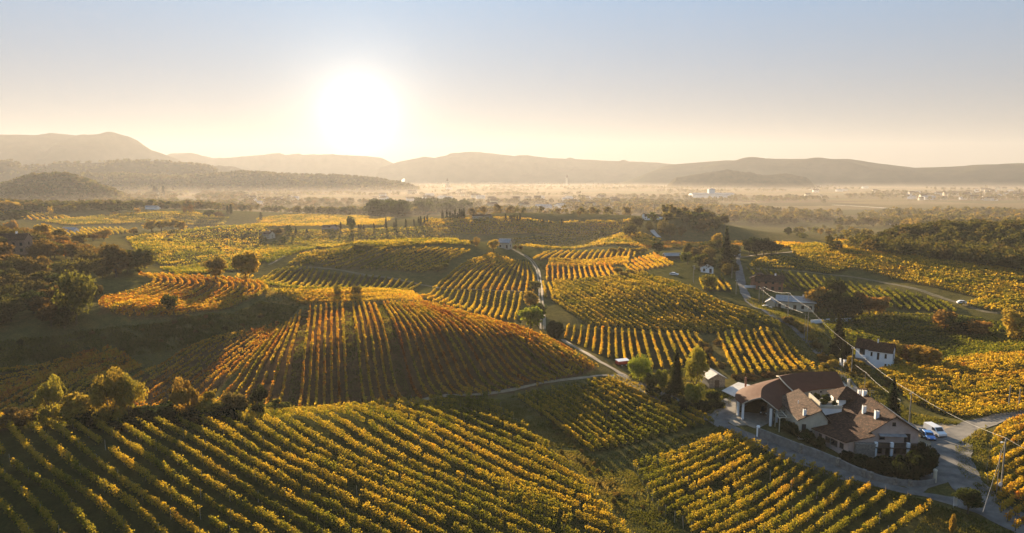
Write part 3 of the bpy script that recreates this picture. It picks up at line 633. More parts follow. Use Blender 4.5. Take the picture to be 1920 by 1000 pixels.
# ------------------------------------------------------------------ trees and shrubs
M_LEAF = leaf_mat('tree_leaves', [(0.0, (0.45,0.5,0.45)), (0.5, (1,1,1)), (1.0, (1.5,1.32,1.0))], use_obj=True, trans=0.32, transtint=(1.0,0.9,0.55), nscale=0)
M_BARK = surf_mat('tree_bark', (0.05, 0.036, 0.024), (0.10, 0.075, 0.05), 2.5, 0.95, 0.4, 6)
def tube(pts, rad, seg=7):
    pts = np.asarray(pts, float); n = len(pts); T = np.gradient(pts, axis=0)
    vs = []
    for i in range(n):
        t = T[i]/(np.linalg.norm(T[i])+1e-9); a = np.cross(t, [0.3, 0.9, 0.1]); a /= np.linalg.norm(a)+1e-9; b = np.cross(t, a)
        for k in range(seg):
            w_ = 2*math.pi*k/seg; vs.append(pts[i]+(a*math.cos(w_)+b*math.sin(w_))*rad[i])
    f = [(i*seg+k, i*seg+(k+1) % seg, (i+1)*seg+(k+1) % seg, (i+1)*seg+k) for i in range(n-1) for k in range(seg)]
    return np.array(vs), np.array(f)
def quads_at(c, s, r_, flat=0.0, nrm=None):
    n = len(c); a = r_.normal(0, 1, (n, 3)); a /= np.linalg.norm(a, axis=1)[:, None]
    b = r_.normal(0, 1, (n, 3)); b -= a*(a*b).sum(1)[:, None]; b /= np.linalg.norm(b, axis=1)[:, None]
    s = (s*r_.uniform(.6, 1.3, n)*.5)[:, None]
    V4 = np.stack([c-a*s-b*s*.7, c+a*s*.7-b*s, c+a*s+b*s*.8, c-a*s*.8+b*s], 1).reshape(-1, 3)
    return V4, np.arange(n*4).reshape(n, 4)
def crown_pts(kind, n, r_):
    """points of a crown about 1 high (z 0..1), width in the same unit, and tint"""
    if kind in ('broad', 'bush', 'round', 'sprawl'):
        z0, hw, nb = {'sprawl': (0, .62, 26), 'broad': (.14, .37, 28), 'bush': (.02, .55, 18), 'round': (.05, .48, 22)}[kind]
        zc, hz = (1+z0)/2, (1-z0)/2
        P, Tn = [], []
        for k in range(nb):
            u = r_.normal(0, 1, 3); u /= np.linalg.norm(u); q = r_.uniform(.35, .78)
            if kind == 'broad': u[2] = abs(u[2])*.9 if r_.random() < .25 else u[2]
            if kind == 'bush': u[2] = -abs(u[2]) if k % 2 else u[2]
            cc = np.array([u[0]*hw*q, u[1]*hw*q, zc+u[2]*hz*q]); rb = r_.uniform(.13, .25)*(.8 if kind == 'broad' else 1)
            if kind == 'sprawl': q = r_.uniform(.3, 1.0); rb = r_.uniform(.08, .22); cc = np.array([u[0]*hw*q, u[1]*hw*q*.8, .42+abs(u[2])*.5*q*(1-.35*abs(u[0])) if k % 3 else .2])
            m = n//nb; w_ = r_.normal(0, 1, (m, 3)); w_ /= np.linalg.norm(w_, axis=1)[:, None]
            w_[:, 2] = np.where((w_[:, 2] < -.3) & (kind == 'broad'), w_[:, 2]*.8, w_[:, 2])
            p = cc + w_*rb*(r_.random((m, 1))**.33)*np.array([1.15, 1.15, .85]); P.append(p)
            Tn.append(np.full(m, r_.normal(.5, .16)))
        P = np.vstack(P); Tn = np.concatenate(Tn); P[:, 2] = np.maximum(P[:, 2], z0*.6)
        return P, Tn
    if kind in ('cypress', 'poplar'):
        z = r_.random(n)**.9; wmax = .095 if kind == 'cypress' else .17
        prof = wmax*np.clip(np.sin(np.pi*np.clip(z*.86+.14, 0, 1))**.6, .05, 1)*(1.05-.35*z)
        a = r_.uniform(0, 2*math.pi, n); lump = 1+.22*np.sin(a*3+z*17)+.12*np.sin(a*5-z*31)
        rr = prof*lump*(r_.random(n)**.4)
        return np.c_[np.cos(a)*rr, np.sin(a)*rr, .04+.96*z], r_.normal(.5, .14, n)
    if kind in ('conifer', 'pine'):
        z = 1-np.sqrt(r_.random(n))*.94; nt_ = 17; fr = (z*nt_) % 1.0
        wmax = .23 if kind == 'conifer' else .30
        a = r_.uniform(0, 2*math.pi, n); br = np.cos(a*7+np.floor(z*nt_)*2.1)
        rr = wmax*(1.02-z)**.85*(.62+.38*(1-fr))*(.8+.28*br)*(r_.random(n)**.45)
        return np.c_[np.cos(a)*rr, np.sin(a)*rr, z-.05*(rr/wmax)+.02], r_.normal(.45, .15, n)
PROTO = {}
def proto(kind, lod, var):
    key = (kind, lod, var)
    if key in PROTO: return PROTO[key]
    r_ = np.random.default_rng(abs(hash_(key)) % 99999)
    hm = {'sprawl': 6, 'broad': 9, 'bush': 3.2, 'round': 8, 'cypress': 9, 'poplar': 11, 'conifer': 13, 'pine': 12}[kind]
    leaf = {0: .30, 1: .62, 2: 1.5}[lod]*({'sprawl': .75, 'bush': .72, 'round': .8, 'cypress': .7 if lod < 2 else .42, 'conifer': .8}.get(kind, 1))
    n = {0: 6500, 1: 1300, 2: 150}[lod]
    if kind == 'cypress' and lod == 2: n = 320
    if kind in ('bush',): n = int(n*.6)
    P, tn = crown_pts(kind, n, r_)
    P = P*hm; v, f = quads_at(P, leaf, r_)
    tq = np.clip(tn+r_.normal(0, .12, len(tn)), 0, 1)
    ob = mesh_np('crown', v, f, M_LEAF, tint=tq); me = ob.data; bpy.data.objects.remove(ob)
    top = {'sprawl': .5, 'broad': .6, 'bush': .3, 'round': .45, 'cypress': .8, 'poplar': .8, 'conifer': .94, 'pine': .9}[kind]
    rb = hm*{'sprawl': .03, 'broad': .026, 'bush': .02, 'round': .024, 'cypress': .016, 'poplar': .02, 'conifer': .02, 'pine': .02}[kind]
    seg = {0: 8, 1: 5, 2: 4}[lod]
    zs = np.linspace(-.03, top, 7); pts = np.c_[np.cumsum(r_.normal(0, .006, 7))*hm, np.cumsum(r_.normal(0, .006, 7))*hm, zs*hm]
    V_, F_ = tube(pts, rb*np.linspace(1.25, .25, 7), seg); Vs, Fs = [V_], [F_]; off = len(V_)
    if kind in ('broad', 'round', 'bush', 'sprawl') and lod < 2:
        for k in range(6 if lod == 0 else 4):
            i = 2+k % 3; p0 = pts[i]; a = k*2.4+r_.random(); ln = hm*r_.uniform(.2, .33)
            e = p0+np.array([math.cos(a)*ln*.8, math.sin(a)*ln*.8, ln*.75]); m_ = (p0+e)/2+np.array([math.cos(a), math.sin(a), -.2])*ln*.08
            v2, f2 = tube([p0, m_, e], [rb*.5, rb*.33, rb*.12], max(4, seg-2)); Vs.append(v2); Fs.append(f2+off); off += len(v2)
    ob = mesh_np('trunk', np.vstack(Vs), np.vstack(Fs), M_BARK, smooth=True); tm = ob.data; bpy.data.objects.remove(ob)
    PROTO[key] = (me, tm, hm); return PROTO[key]
def hash_(k): return sum(ord(c)*(i*31+7) for i, c in enumerate(str(k)))
NAME = {'sprawl': 'overgrown_tree', 'broad': 'broadleaf_tree', 'bush': 'shrub', 'round': 'round_tree', 'cypress': 'cypress', 'poplar': 'poplar', 'conifer': 'conifer', 'pine': 'conifer'}
C_DG = (0.035,0.045,0.014); C_OL = (0.10,0.10,0.025); C_YG = (0.21,0.21,0.035); C_GD = (0.25,0.175,0.035); C_OR = (0.19,0.10,0.03); C_BR = (0.11,0.078,0.03); C_CR = (0.20,0.15,0.03); C_DK = (0.022,0.030,0.013)
NTREE = 0
def tree_at(p, hgt, kind, c, label, group=None, cat=None, wide=1.0, lean=None):
    global NTREE
    NTREE += 1
    D = math.hypot(p[0], p[1]); lod = 0 if D < 235 else 1 if D < 560 else 2
    cm, tm, hm = proto(kind, lod, NTREE % (4 if lod else 3)); s = hgt/hm
    t = empty(NAME[kind], (p[0], p[1], float(ground(p[0], p[1]))-.05), rng.uniform(0, 6.28), label, cat or ('shrub' if kind == 'bush' else 'tree'), group)
    t.scale = (s*wide, s*wide*rng.uniform(.92, 1.08), s)
    if lean: t.rotation_euler = (lean[0], lean[1], t.rotation_euler[2])
    a = bpy.data.objects.new('crown', cm); link(a, t); j = rng.uniform(.8, 1.2, 3); jj = rng.uniform(.85, 1.15)
    a.color = (c[0]*jj*j[0]**.5, c[1]*jj*j[1]**.5, c[2]*jj, 1)
    link(bpy.data.objects.new('trunk', tm), t)
    return t
def tree_px(x, yb, yt, kind, c, label, group=None, wide=1.0, w_px=None, **k):
    p = hit(x, yb); D = math.hypot(p[0], p[1]); sl = math.hypot(D, H-p[2])
    hgt = (yb-yt)/FPX*sl/math.cos(math.atan2(H-p[2], D)-0)*1.0
    if w_px:
        wm = w_px/FPX*sl; base = {'sprawl': 1.3, 'broad': .85, 'bush': 1.25, 'round': 1.1, 'cypress': .19, 'poplar': .34, 'conifer': .44, 'pine': .6}[kind]; wide = wm/(hgt*base)
    return tree_at(p, hgt, kind, c, label, group, wide=wide, **k)
def mixc(*cs):
    w_ = rng.dirichlet(np.ones(len(cs))*.7); return tuple(sum(w_[i]*cs[i][k] for i in range(len(cs))) for k in range(3))
def scatter_px(poly, n, mind, hr, kinds, cols, label, group, avoid=None):
    P = poly_g(poly); x0, y0 = P.min(0); x1, y1 = P.max(0); got = []
    for _ in range(n*60):
        if len(got) >= n: break
        x, y = rng.uniform(x0, x1), rng.uniform(y0, y1)
        if not inside(np.array([x]), np.array([y]), P)[0]: continue
        if any((x-a)**2+(y-b)**2 < mind*mind for a, b in got): continue
        got.append((x, y)); tree_at((x, y), rng.uniform(*hr), kinds[int(rng.integers(len(kinds)))], mixc(*cols), label, group, wide=rng.uniform(.9, 1.25))
def trees():
    # the wood at the left
    scatter_px([(-120,640),(-10,646),(120,618),(175,592),(185,560),(150,540),(-120,535)], 66, 2.8, (6, 9), ['round','round','broad'], [C_DG, C_BR, C_DK], 'broadleaf tree in the lower part of the dark wood at the left edge', 'trees of the lower wood at the left')
    scatter_px([(-120,530),(60,525),(180,530),(262,512),(285,500),(240,484),(130,468),(62,452),(-120,452)], 90, 3.2, (6.5, 10), ['round','round','broad'], [C_BR, C_OL, C_OR, C_DG], 'russet broadleaf tree on the wooded slope below the brick house', 'russet trees on the slope below the brick house')
    tree_px(145,607,517,'round',C_OL,'big round olive tree standing forward at the right end of the lower wood', w_px=62)
    tree_px(262,515,468,'broad',C_OL,'broad olive tree at the upper right end of the left wood, above the orange terrace', w_px=60)
    tree_px(218,520,462,'broad',C_BR,'brown-green tree just left of the broad olive tree above the terrace', w_px=52)
    tree_px(20,420,399,'broad',C_DG,'dark rounded tree above the roof of the brick house', w_px=60)
    tree_px(20,432,416,'bush',C_OR,'orange shrub directly behind the roof of the brick house', w_px=22)
    for x, yb, yt, wp in ((80,452,424,26),(112,456,432,30),(150,462,440,28)): tree_px(x, yb, yt, 'broad', mixc(C_OL, C_GD), 'yellowing tree right of the brick house, before the striped far field', 'yellowing trees right of the brick house', w_px=wp)
    tree_px(405,526,482,'broad',mixc(C_OL,C_GD),'smaller left one of the two lone trees beyond the orange terrace', w_px=42)
    tree_px(462,533,472,'broad',mixc(C_OL,C_GD),'tall lone tree with a bare trunk at the right end of the orange terrace', w_px=54)
    tree_px(318,587,551,'round',C_DG,'dark bushy tree alone on the lower edge of the orange terrace', w_px=34)
    tree_px(633,556,534,'round',C_OL,'left one of two small round trees behind the golden strip', w_px=18)
    tree_px(667,557,534,'round',C_OL,'right one of two small round trees behind the golden strip', w_px=25)
    # overgrown golden shrubs on the bank behind the nearest vines
    for x, yb, yt, k, c, wp, lb in ((95,795,722,'sprawl',C_CR,50,'leftmost tall shrub smothered in creeper on the bank behind the nearest vines'),(30,800,770,'bush',C_BR,60,'low creeper mound at the left end of the bank'),
        (150,795,748,'bush',C_CR,64,'spreading golden shrub right of the leftmost creeper-covered tree'),(205,797,708,'sprawl',C_CR,70,'largest golden tree hung with creeper on the bank'),(243,795,716,'sprawl',C_CR,48,'golden tree leaning on the largest creeper-hung tree'),
        (300,790,764,'bush',C_DK,90,'dark low mound between the golden trees on the bank'),(352,790,718,'sprawl',C_CR,52,'golden round-headed tree in the middle of the bank'),(395,787,742,'bush',C_CR,60,'golden shrub right of the round-headed tree on the bank'),
        (440,783,742,'bush',C_BR,50,'brown shrub near the right end of the bank'),(484,780,728,'sprawl',C_DK,34,'dark leaning ivy-clad stump at the right end of the bank'),(525,775,752,'bush',C_OL,44,'small olive shrub past the right end of the bank'),
        (345,792,770,'bush',C_DK,70,'dark hedge piece below the round-headed golden tree'),(250,797,775,'bush',C_DK,90,'dark hedge piece at the foot of the largest golden tree'),(420,788,765,'bush',C_DK,80,'dark hedge piece left of the ivy-clad stump'),(180,798,772,'bush',C_DK,70,'dark hedge piece left of the largest golden tree')):
        tree_px(x, yb, yt-(9 if k == 'sprawl' else 3), k, c, lb, w_px=wp*1.12)
    scatter_px([(-60,690),(0,650),(190,622),(330,606),(480,574),(545,582),(520,606),(450,628),(320,650),(200,664),(0,690)], 44, 3.5, (.8, 2.2), ['bush'], [C_DG, C_BR, C_OL], 'low scrub bush on the dark grassy bank below the orange terrace', 'scrub bushes on the dark bank at the left')
    scatter_px([(1050,850),(1120,865),(1190,890),(1240,950),(1290,1010),(1230,1010),(1180,960),(1130,905)], 14, 2.5, (.5, 1.1), ['bush'], [C_OL, C_GD, C_BR], 'knee-high weedy bush on the grassy strip between the near vineyards', 'weedy bushes on the strip between the near vineyards')
    scatter_px([(1000,755),(1045,790),(1130,890),(1180,960),(1165,965),(1110,900),(1030,800),(985,765)], 26, 1.6, (.5, 1.2), ['bush'], [C_GD, C_BR, C_OL], 'dry golden bush in the weedy seam right of the large near vineyard', 'dry bushes along the seam of the large near vineyard')
    scatter_px([(1540,650),(1640,690),(1700,720),(1660,745),(1600,715),(1550,680)], 16, 2.6, (1.0, 2.4), ['bush'], [C_OL, C_GD, C_BR], 'garden bush on the rough slope between the power cables', 'bushes on the slope under the power cables')
    # along the lane
    tree_px(996,618,572,'broad',C_YG,'large yellow-green tree left of the two-wheel track', w_px=46)
    tree_px(1008,612,566,'broad',C_DG,'darker tree touching the yellow-green one beside the two-wheel track', w_px=36)
    tree_px(995,583,543,'broad',C_GD,'golden tree further up the left side of the track', w_px=34)
    tree_px(1003,548,524,'broad',C_OL,'small tree at the bend of the track beyond the golden tree', w_px=26)
    tree_px(1042,634,600,'bush',C_DG,'dark green bush right of the track at the corner of the dome', w_px=40)
    tree_px(1198,714,665,'round',C_YG,'bright round yellow-green willow left of the conifer', w_px=52)
    tree_px(1218,724,698,'bush',C_OL,'low olive bush between the round willow and the conifer', w_px=34)
    tree_px(1240,726,692,'bush',C_YG,'yellow-green shrub at the left foot of the conifer', w_px=28)
    tree_px(1267,742,655,'pine',C_DG,'dark conifer between the willow and the yellow poplar-like tree', w_px=44)
    tree_px(1306,742,655,'broad',C_YG,'tall yellow-green tree right of the conifer, beside the shed', w_px=44)
    tree_px(1300,758,720,'bush',C_YG,'yellow-green shrub below the tall tree beside the shed', w_px=40)
    for x, y, t in ((1225,742,722),(1255,758,738),(1285,770,750),(1320,775,752),(1345,765,748),(1335,748,735)): tree_px(x, y, t, 'bush', C_DK, 'dark low shrub in the unkempt yard below the shed', 'dark low shrubs of the farm yard', w_px=34)
    for x, y, t in ((1318,655,638),(1330,668,650),(1345,648,634),(1322,690,675),(1350,690,676)): tree_px(x, y, t, 'bush', C_BR, 'brown scrub on the fallow strip between the two blocks of straight rows', 'brown scrub on the fallow strip', w_px=24)
    for x, y in ((1385,712),(1410,712),(1440,708),(1470,705),(1500,702)): tree_px(x, y, y-10, 'bush', C_BR, 'low brown shrub in the hedge directly behind the curved roof', 'brown hedge behind the curved roof', w_px=34)
    # clump at the road by the tall spruce
    tree_px(1360,506,430,'conifer',C_DK,'tallest dark spruce in the clump left of the winding road', w_px=36)
    scatter_px([(1285,500),(1330,512),(1375,525),(1384,505),(1378,478),(1320,470),(1285,480)], 20, 5, (6, 9.5), ['broad','round'], [C_DG, C_OL, C_BR], 'tree in the clump around the tall spruce', 'trees of the clump around the tall spruce')
    tree_px(1330,548,513,'round',C_OL,'round olive tree in front of the clump with the tall spruce', w_px=36)
    tree_px(1232,480,452,'broad',C_DG,'lone dark tree at the far end of the golden slope', w_px=24)
    tree_px(1345,468,437,'broad',C_GD,'yellow tree directly behind the tall spruce', w_px=26)
    tree_px(1322,472,452,'broad',C_DG,'dark tree left of the yellow one behind the spruce', w_px=22)
    for x, y, w_ in ((1150,476,14),(1165,474,12),(1190,476,22),(1205,474,16),(1170,520,16),(1182,515,22),(1158,512,14)): tree_px(x, y, y-12, 'bush', C_GD, 'golden bush in the hedge between the far vine plots', 'golden bushes between the far vine plots', w_px=w_+6)
    for x, y, t in ((1405,478,448),(1418,480,445),(1432,480,447),(1446,478,452),(1425,476,452),(1455,474,456)): tree_px(x, y, t, 'broad', C_DK, 'dark tree of the clump right of the winding road\'s far end', 'dark trees right of the far end of the road', w_px=30)
    for x, y, t, c in ((1530,584,540,C_GD),(1552,588,548,C_DG),(1562,578,522,C_DG),(1582,602,552,C_DK),(1600,602,560,C_DK)):
        tree_px(x, y, t, 'broad' if c is not C_DK else 'round', c, {1530:'yellow tree right of the low grey-roofed house',1552:'dark green tree between the yellow tree and the big dark one',1562:'biggest dark tree behind the low grey-roofed house',1582:'very dark tree beside the white garden wall',1600:'rightmost dark round tree over the white garden wall'}[x], w_px=44)
    for x, y, t in ((1612,592,550),(1630,592,556),(1648,590,558)): tree_px(x, y, t, 'broad', C_OR, 'orange tree in the row right of the dark trees by the garden wall', 'three orange trees by the garden wall', w_px=34)
    for x, y, t, c in ((1772,622,587,C_OR),(1798,632,602,C_DG),(1832,632,603,C_OR),(1905,645,592,C_GD),(1815,630,600,C_DK)): tree_px(x, y, t, 'broad', c, {1772:'orange-brown tree at the left of the hedge in the dark meadow',1798:'dark green tree in the dark meadow hedge',1832:'rusty spreading tree in the dark meadow hedge',1905:'large golden-brown tree at the right edge above the bright vines',1815:'very dark shrub-like tree in the dark meadow hedge'}[x], w_px=46)
    # round the white house
    tree_px(1570,668,592,'conifer',C_DK,'tall dark conifer left of the white house', w_px=34)
    for x, y, t in ((1582,686,645),(1590,684,650)): tree_px(x, y, t, 'cypress', C_DK, 'slim dark cypress against the left wall of the white house', 'slim cypresses at the white house', w_px=13)
    for x, y, t, c in ((1682,684,645,C_GD),(1702,686,650,C_OR),(1722,688,648,C_GD),(1744,690,655,C_GD),(1668,690,668,C_OL)): tree_px(x, y, t, 'broad', c, {1682:'golden tree touching the right wall of the white house',1702:'reddish tree second to the right of the white house',1722:'yellow tree third to the right of the white house',1744:'golden shrubby tree farthest right in the white house garden',1668:'olive bush under the window of the white house'}[x], w_px=36)
    for x, y, t in ((1600,700,668),(1620,702,680),(1560,690,675),(1548,700,682)): tree_px(x, y, t, 'bush', mixc(C_GD,C_OL), 'yellowish garden shrub between the road and the white house', 'garden shrubs between road and white house', w_px=28)
    for x, y, t in ((1520,640,622),(1532,655,638),(1508,625,610),(1545,678,662),(1478,607,592),(1492,612,600)): tree_px(x, y, t, 'bush', mixc(C_BR,C_GD), 'shrub on the verge between the winding road and the power line', 'verge shrubs along the winding road', w_px=24)
    tree_px(1552,724,684,'bush',C_OL,'grey-green roadside bush right behind the end of the curved roof', w_px=40)
    tree_px(1670,803,722,'pine',C_DK,'dark conifer behind the tiled roof of the farmhouse', w_px=44)
    for x, y, t, wp in ((1590,868,850,36),(1615,880,856,40),(1640,888,860,42),(1665,896,862,44),(1690,900,860,46),(1712,902,856,46),(1732,895,850,44),(1724,872,832,40),(1742,872,846,30),(1704,882,858,40),(1655,878,862,36),(1680,884,862,36),(1600,862,848,30)):
        tree_px(x, y, t, 'bush', C_DK, 'dark evergreen shrub crowding the walled front garden of the farmhouse', 'evergreen shrubs of the walled front garden', w_px=wp)
    for x, y, t in ((1470,806,785),(1485,814,792),(1500,822,798),(1515,830,806),(1478,790,768),(1535,842,822)): tree_px(x, y, t, 'bush', C_DG, 'green hedge shrub between the wall and the middle roof of the farmhouse', 'hedge shrubs behind the garden wall', w_px=28)
    tree_px(1815,963,926,'broad',C_DG,'small dark tree standing alone beside the front road junction', w_px=44)
    tree_px(1785,1000,970,'bush',C_GD,'single golden shrub on the verge at the bottom edge', w_px=14)
    for n_, P_ in enumerate(([(250,452),(380,442),(500,441),(500,444),(380,446),(250,456)], [(300,474),(400,467),(515,460),(515,463),(400,471),(300,478)], [(560,446),(700,446),(850,442),(850,445),(700,449),(560,449)])):
        scatter_px(P_, 15, 4, (1.2, 3.4), ['bush'], [C_DG, C_BR, C_OL], ['bush of the hedge line crossing the upper left olive field', 'bush of the hedge line crossing the lower left olive field', 'bush of the hedge line below the cypress avenue'][n_], ['bushes of the upper hedge line at the left', 'bushes of the lower hedge line at the left', 'bushes of the hedge line below the avenue'][n_])
    # hilltop farm, ridge and avenues of cypresses
    scatter_px([(1130,440),(1180,446),(1260,447),(1340,440),(1360,428),(1330,414),(1240,412),(1180,424)], 46, 9, (8, 13), ['broad','round'], [C_OL, C_BR, C_DG], 'tree on the wooded knoll below the white hilltop farm', 'trees on the knoll of the hilltop farm')
    for x, y, t in ((1262,410,392),(1275,412,396),(1288,412,394),(1300,413,395),(1312,414,402),(1252,409,398)): tree_px(x, y, t, 'broad', C_DG if x != 1262 else C_OR, 'tree on top of the knoll right of the white hilltop farm', 'trees on top of the knoll', w_px=18)
    lb = 'slim cypress of the avenue along the pale drive'; gp = 'cypresses along the pale drive'
    for x, yb, yt in ((724,431,408),(743,428,410),(739,427,416),(701,432,419),(761,427,411),(776,424,411),(789,423,406),(785,419,407),(796,420,406),(801,418,404),(639,432,417),(555,440,427),(575,437,430),(673,431,421),(677,431,421),(682,431,422)):
        tree_px(x, yb, yt, 'cypress', C_DK, lb, gp, w_px=4)
    for x in (830,838,844,849,853,858,862,866,870): tree_px(x, 412, 412-rng.uniform(11, 21), 'cypress', C_DK, 'slim cypress of the tight row on the crest left of the villa', 'cypresses of the tight row on the crest', w_px=4.5)
    for x, yb, yt in ((912,401,390),(948,414,402),(957,414,403),(960,415,404),(964,415,402),(970,415,404),(975,416,400),(989,417,411),(1014,419,412),(1018,420,411),(1031,421,415),(1034,421,416),(1053,422,411)):
        tree_px(x, yb, yt, 'cypress', C_DK, 'slim cypress standing on the crest right of the villa', 'cypresses on the crest right of the villa', w_px=4)
    for x, yb, yt in ((290,369,351),(295,369,354),(307,369,351),(427,401,387),(433,401,385),(489,414,399)): tree_px(x, yb, yt, 'cypress', C_DK, 'dark cypress among the farms at the far left', 'cypresses among the farms at the far left', w_px=5)
    tree_px(659,434,404,'round',C_DG,'big lone round tree beside the pale drive', w_px=22)
    tree_px(540,438,421,'round',C_DG,'round tree right of the stone barn', w_px=17)
    tree_px(519,440,427,'bush',C_BR,'brown bush between the stone barn and the round tree', w_px=30)
    tree_px(893,462,443,'round',C_GD,'small golden tree left of the cottage on the dome', w_px=16)
    tree_px(925,470,448,'broad',C_GD,'golden tree touching the cottage on the dome', w_px=26)
    tree_px(966,470,459,'round',C_BR,'left one of two dark little trees right of the cottage', w_px=10)
    tree_px(976,470,458,'round',C_BR,'right one of two dark little trees right of the cottage', w_px=12)
    for x, yb, yt, c, wp in ((95,405,389,C_GD,11),(15,400,378,C_GD,34),(32,400,382,C_GD,20),(358,402,384,C_BR,14),(346,402,387,C_BR,10),(392,410,393,C_DG,22),(410,410,396,C_BR,20),(215,402,397,C_GD,14),(258,399,390,C_GD,14),(244,399,386,C_DG,14),(225,399,387,C_DG,18),(210,398,386,C_DG,16),
                             (285,436,414,C_GD,26),(303,434,412,C_GD,30),(325,432,411,C_GD,30),(340,433,416,C_GD,22),(250,442,428,C_GD,22),(195,450,432,C_GD,26),(175,452,440,C_OR,24),(885,459,449,C_OL,12),(670,470,456,C_OL,22),(690,468,458,C_OL,24),(820,510,497,C_OL,24),(835,505,492,C_OL,20),(1128,447,432,C_OL,20)):
        tree_px(x, yb, yt, 'round' if wp < 15 else 'broad', c, 'lone tree or bush among the far vineyards', 'scattered trees among the far vineyards', w_px=wp)
    scatter_px([(1455,448),(1520,452),(1600,452),(1640,447),(1620,434),(1540,430),(1470,438)], 34, 8, (4.5, 7.5), ['broad','round'], [C_OL, C_DG, C_GD], 'tree of the wooded strip beyond the bright crest field', 'trees of the strip beyond the crest field')
    print('TREES', NTREE)
def woods():
    """far woods: one object, counted by nobody"""
    P, S, C_, Q = [], [], [], []
    def add(xy, h_, c, wide=1.0, nq=60):
        P.append(xy); S.append((h_, wide)); C_.append(c); Q.append(nq)
    def fill(poly, n, hr, cols, nq=60):
        G = poly_g(poly); x0, y0 = G.min(0); x1, y1 = G.max(0)
        xs = rng.uniform(x0, x1, n*8); ys = rng.uniform(y0, y1, n*8); m = inside(xs, ys, G); xs, ys = xs[m][:n], ys[m][:n]
        for x, y in zip(xs, ys): add((x, y), rng.uniform(*hr), mixc(*cols), rng.uniform(.9, 1.3), nq)
    # wooded hill at the right
    fill([(1545,472),(1640,478),(1760,492),(1920,520),(2160,560),(2160,440),(1920,430),(1760,434),(1660,452),(1590,462)], 1500, (7, 10), [C_OL, C_DG, C_BR, C_OL], 130)
    fill([(1600,412),(1700,432),(1920,428),(2150,425),(2150,402),(1920,405),(1750,400),(1650,402)], 420, (8, 13), [C_DG, C_OL, C_GD], 60)
    # left hill foot and hazy woods on the plain
    fill([(185,378),(330,378),(330,366),(260,362),(200,368)], 160, (9, 15), [C_DG, C_BR]); fill([(365,378),(460,378),(455,366),(380,364)], 120, (10, 16), [C_DG, C_BR])
    fill([(-80,385),(30,380),(90,376),(60,366),(-80,362)], 150, (8, 12), [C_DG, C_OL]); fill([(40,392),(330,392),(330,384),(40,382)], 90, (4, 8), [C_DG, C_BR, C_OL])
    fill([(690,410),(760,408),(770,395),(700,392)], 110, (14, 22), [C_DG, C_DK]); fill([(775,404),(880,402),(875,388),(780,388)], 160, (13, 20), [C_DG, C_DK])
    fill([(1060,400),(1200,404),(1350,410),(1440,420),(1550,418),(1580,405),(1400,396),(1200,386),(1060,384)], 420, (8, 14), [C_OL, C_DG, C_BR, C_GD])
    fill([(880,412),(1060,412),(1180,410),(1180,398),(900,396)], 130, (6, 11), [C_OL, C_BR]); fill([(450,392),(690,392),(690,380),(450,378)], 150, (8, 14), [C_DG, C_BR])
    fill([(1560,374),(1920,378),(2100,380),(2100,368),(1800,362),(1640,362)], 420, (7, 12), [C_DG, C_BR, C_OL])
    # hedgerows and copses over the plain
    n = 26000; az = rng.uniform(R(-42), R(42), n); r0 = np.exp(rng.uniform(math.log(820), math.log(4600), n)); x = np.sin(az)*r0; y = np.cos(az)*r0
    nz = vnoise(x/300+4, y/130, 41)*.62+vnoise(x/80, y/45, 42)*.38; bias = np.where(az < R(13), 0.0, .09)
    m = nz > .60+bias; x, y = x[m], y[m]
    for a, b in zip(x, y): add((a, b), rng.uniform(6, 12), mixc(C_DG, C_BR, C_OL), rng.uniform(1, 1.6), 34 if math.hypot(a, b) < 2000 else 16)
    ZX = {}
    for X_, Y_, Z_, D_ in RIDGES:
        if D_ > 3200: continue
        nr_, na_ = Z_.shape; n_ = {1700: 1400, 2700: 2600, 3100: 1100}.get(D_, 0)
        for _ in range(n_):
            a_, b_ = int(rng.integers(2, nr_*0.62)), int(rng.integers(0, na_))
            if Z_[a_, b_] < 4: continue
            ZX[len(P)] = Z_[a_, b_]-1; add((X_[a_, b_]+rng.normal(0, 4), Y_[a_, b_]+rng.normal(0, 4)), rng.uniform(8, 14), mixc(C_DG, C_BR, C_OL), rng.uniform(1, 1.5), 16)
    VV, FF, CC, off = [], [], [], 0; r_ = np.random.default_rng(5)
    temps = {}
    for k in (130, 60, 34, 16):
        temps[k] = []
        for i in range(5):
            pts, tn = crown_pts('round' if i % 2 else 'broad', k*1 if k > 40 else 44, r_); pm = r_.permutation(len(pts))[:k]; pts, tn = pts[pm], tn[pm]
            v, f = quads_at(pts, {130: .125, 60: .19, 34: .27, 16: .42}[k], r_); temps[k].append((v, f, np.repeat(.55+.9*tn, 4)))
    X = np.array([p[0] for p in P]); Y = np.array([p[1] for p in P]); GZ = ground(X, Y)
    for k_, z_ in ZX.items(): GZ[k_] = z_
    for i in range(len(P)):
        v, f, tn = temps[Q[i]][i % 5]; h_, wd = S[i]; a = r_.uniform(0, 6.28); ca, sa = math.cos(a), math.sin(a)
        w_ = np.empty_like(v); w_[:, 0] = (v[:, 0]*ca-v[:, 1]*sa)*h_*wd+X[i]; w_[:, 1] = (v[:, 0]*sa+v[:, 1]*ca)*h_*wd+Y[i]; w_[:, 2] = v[:, 2]*h_+GZ[i]-.3
        VV.append(w_); FF.append(f+off); off += len(v); CC.append(tn[:, None]*np.array(C_[i])[None])
    m, t = new_mat('far_foliage'); q = NT(t); o = q.n("ShaderNodeOutputMaterial"); vc = q.n("ShaderNodeVertexColor", layer_name='Col')
    d = q.n("ShaderNodeBsdfDiffuse"); tr = q.n("ShaderNodeBsdfTranslucent"); mx = q.n("ShaderNodeMixShader"); mx.inputs[0].default_value = .3
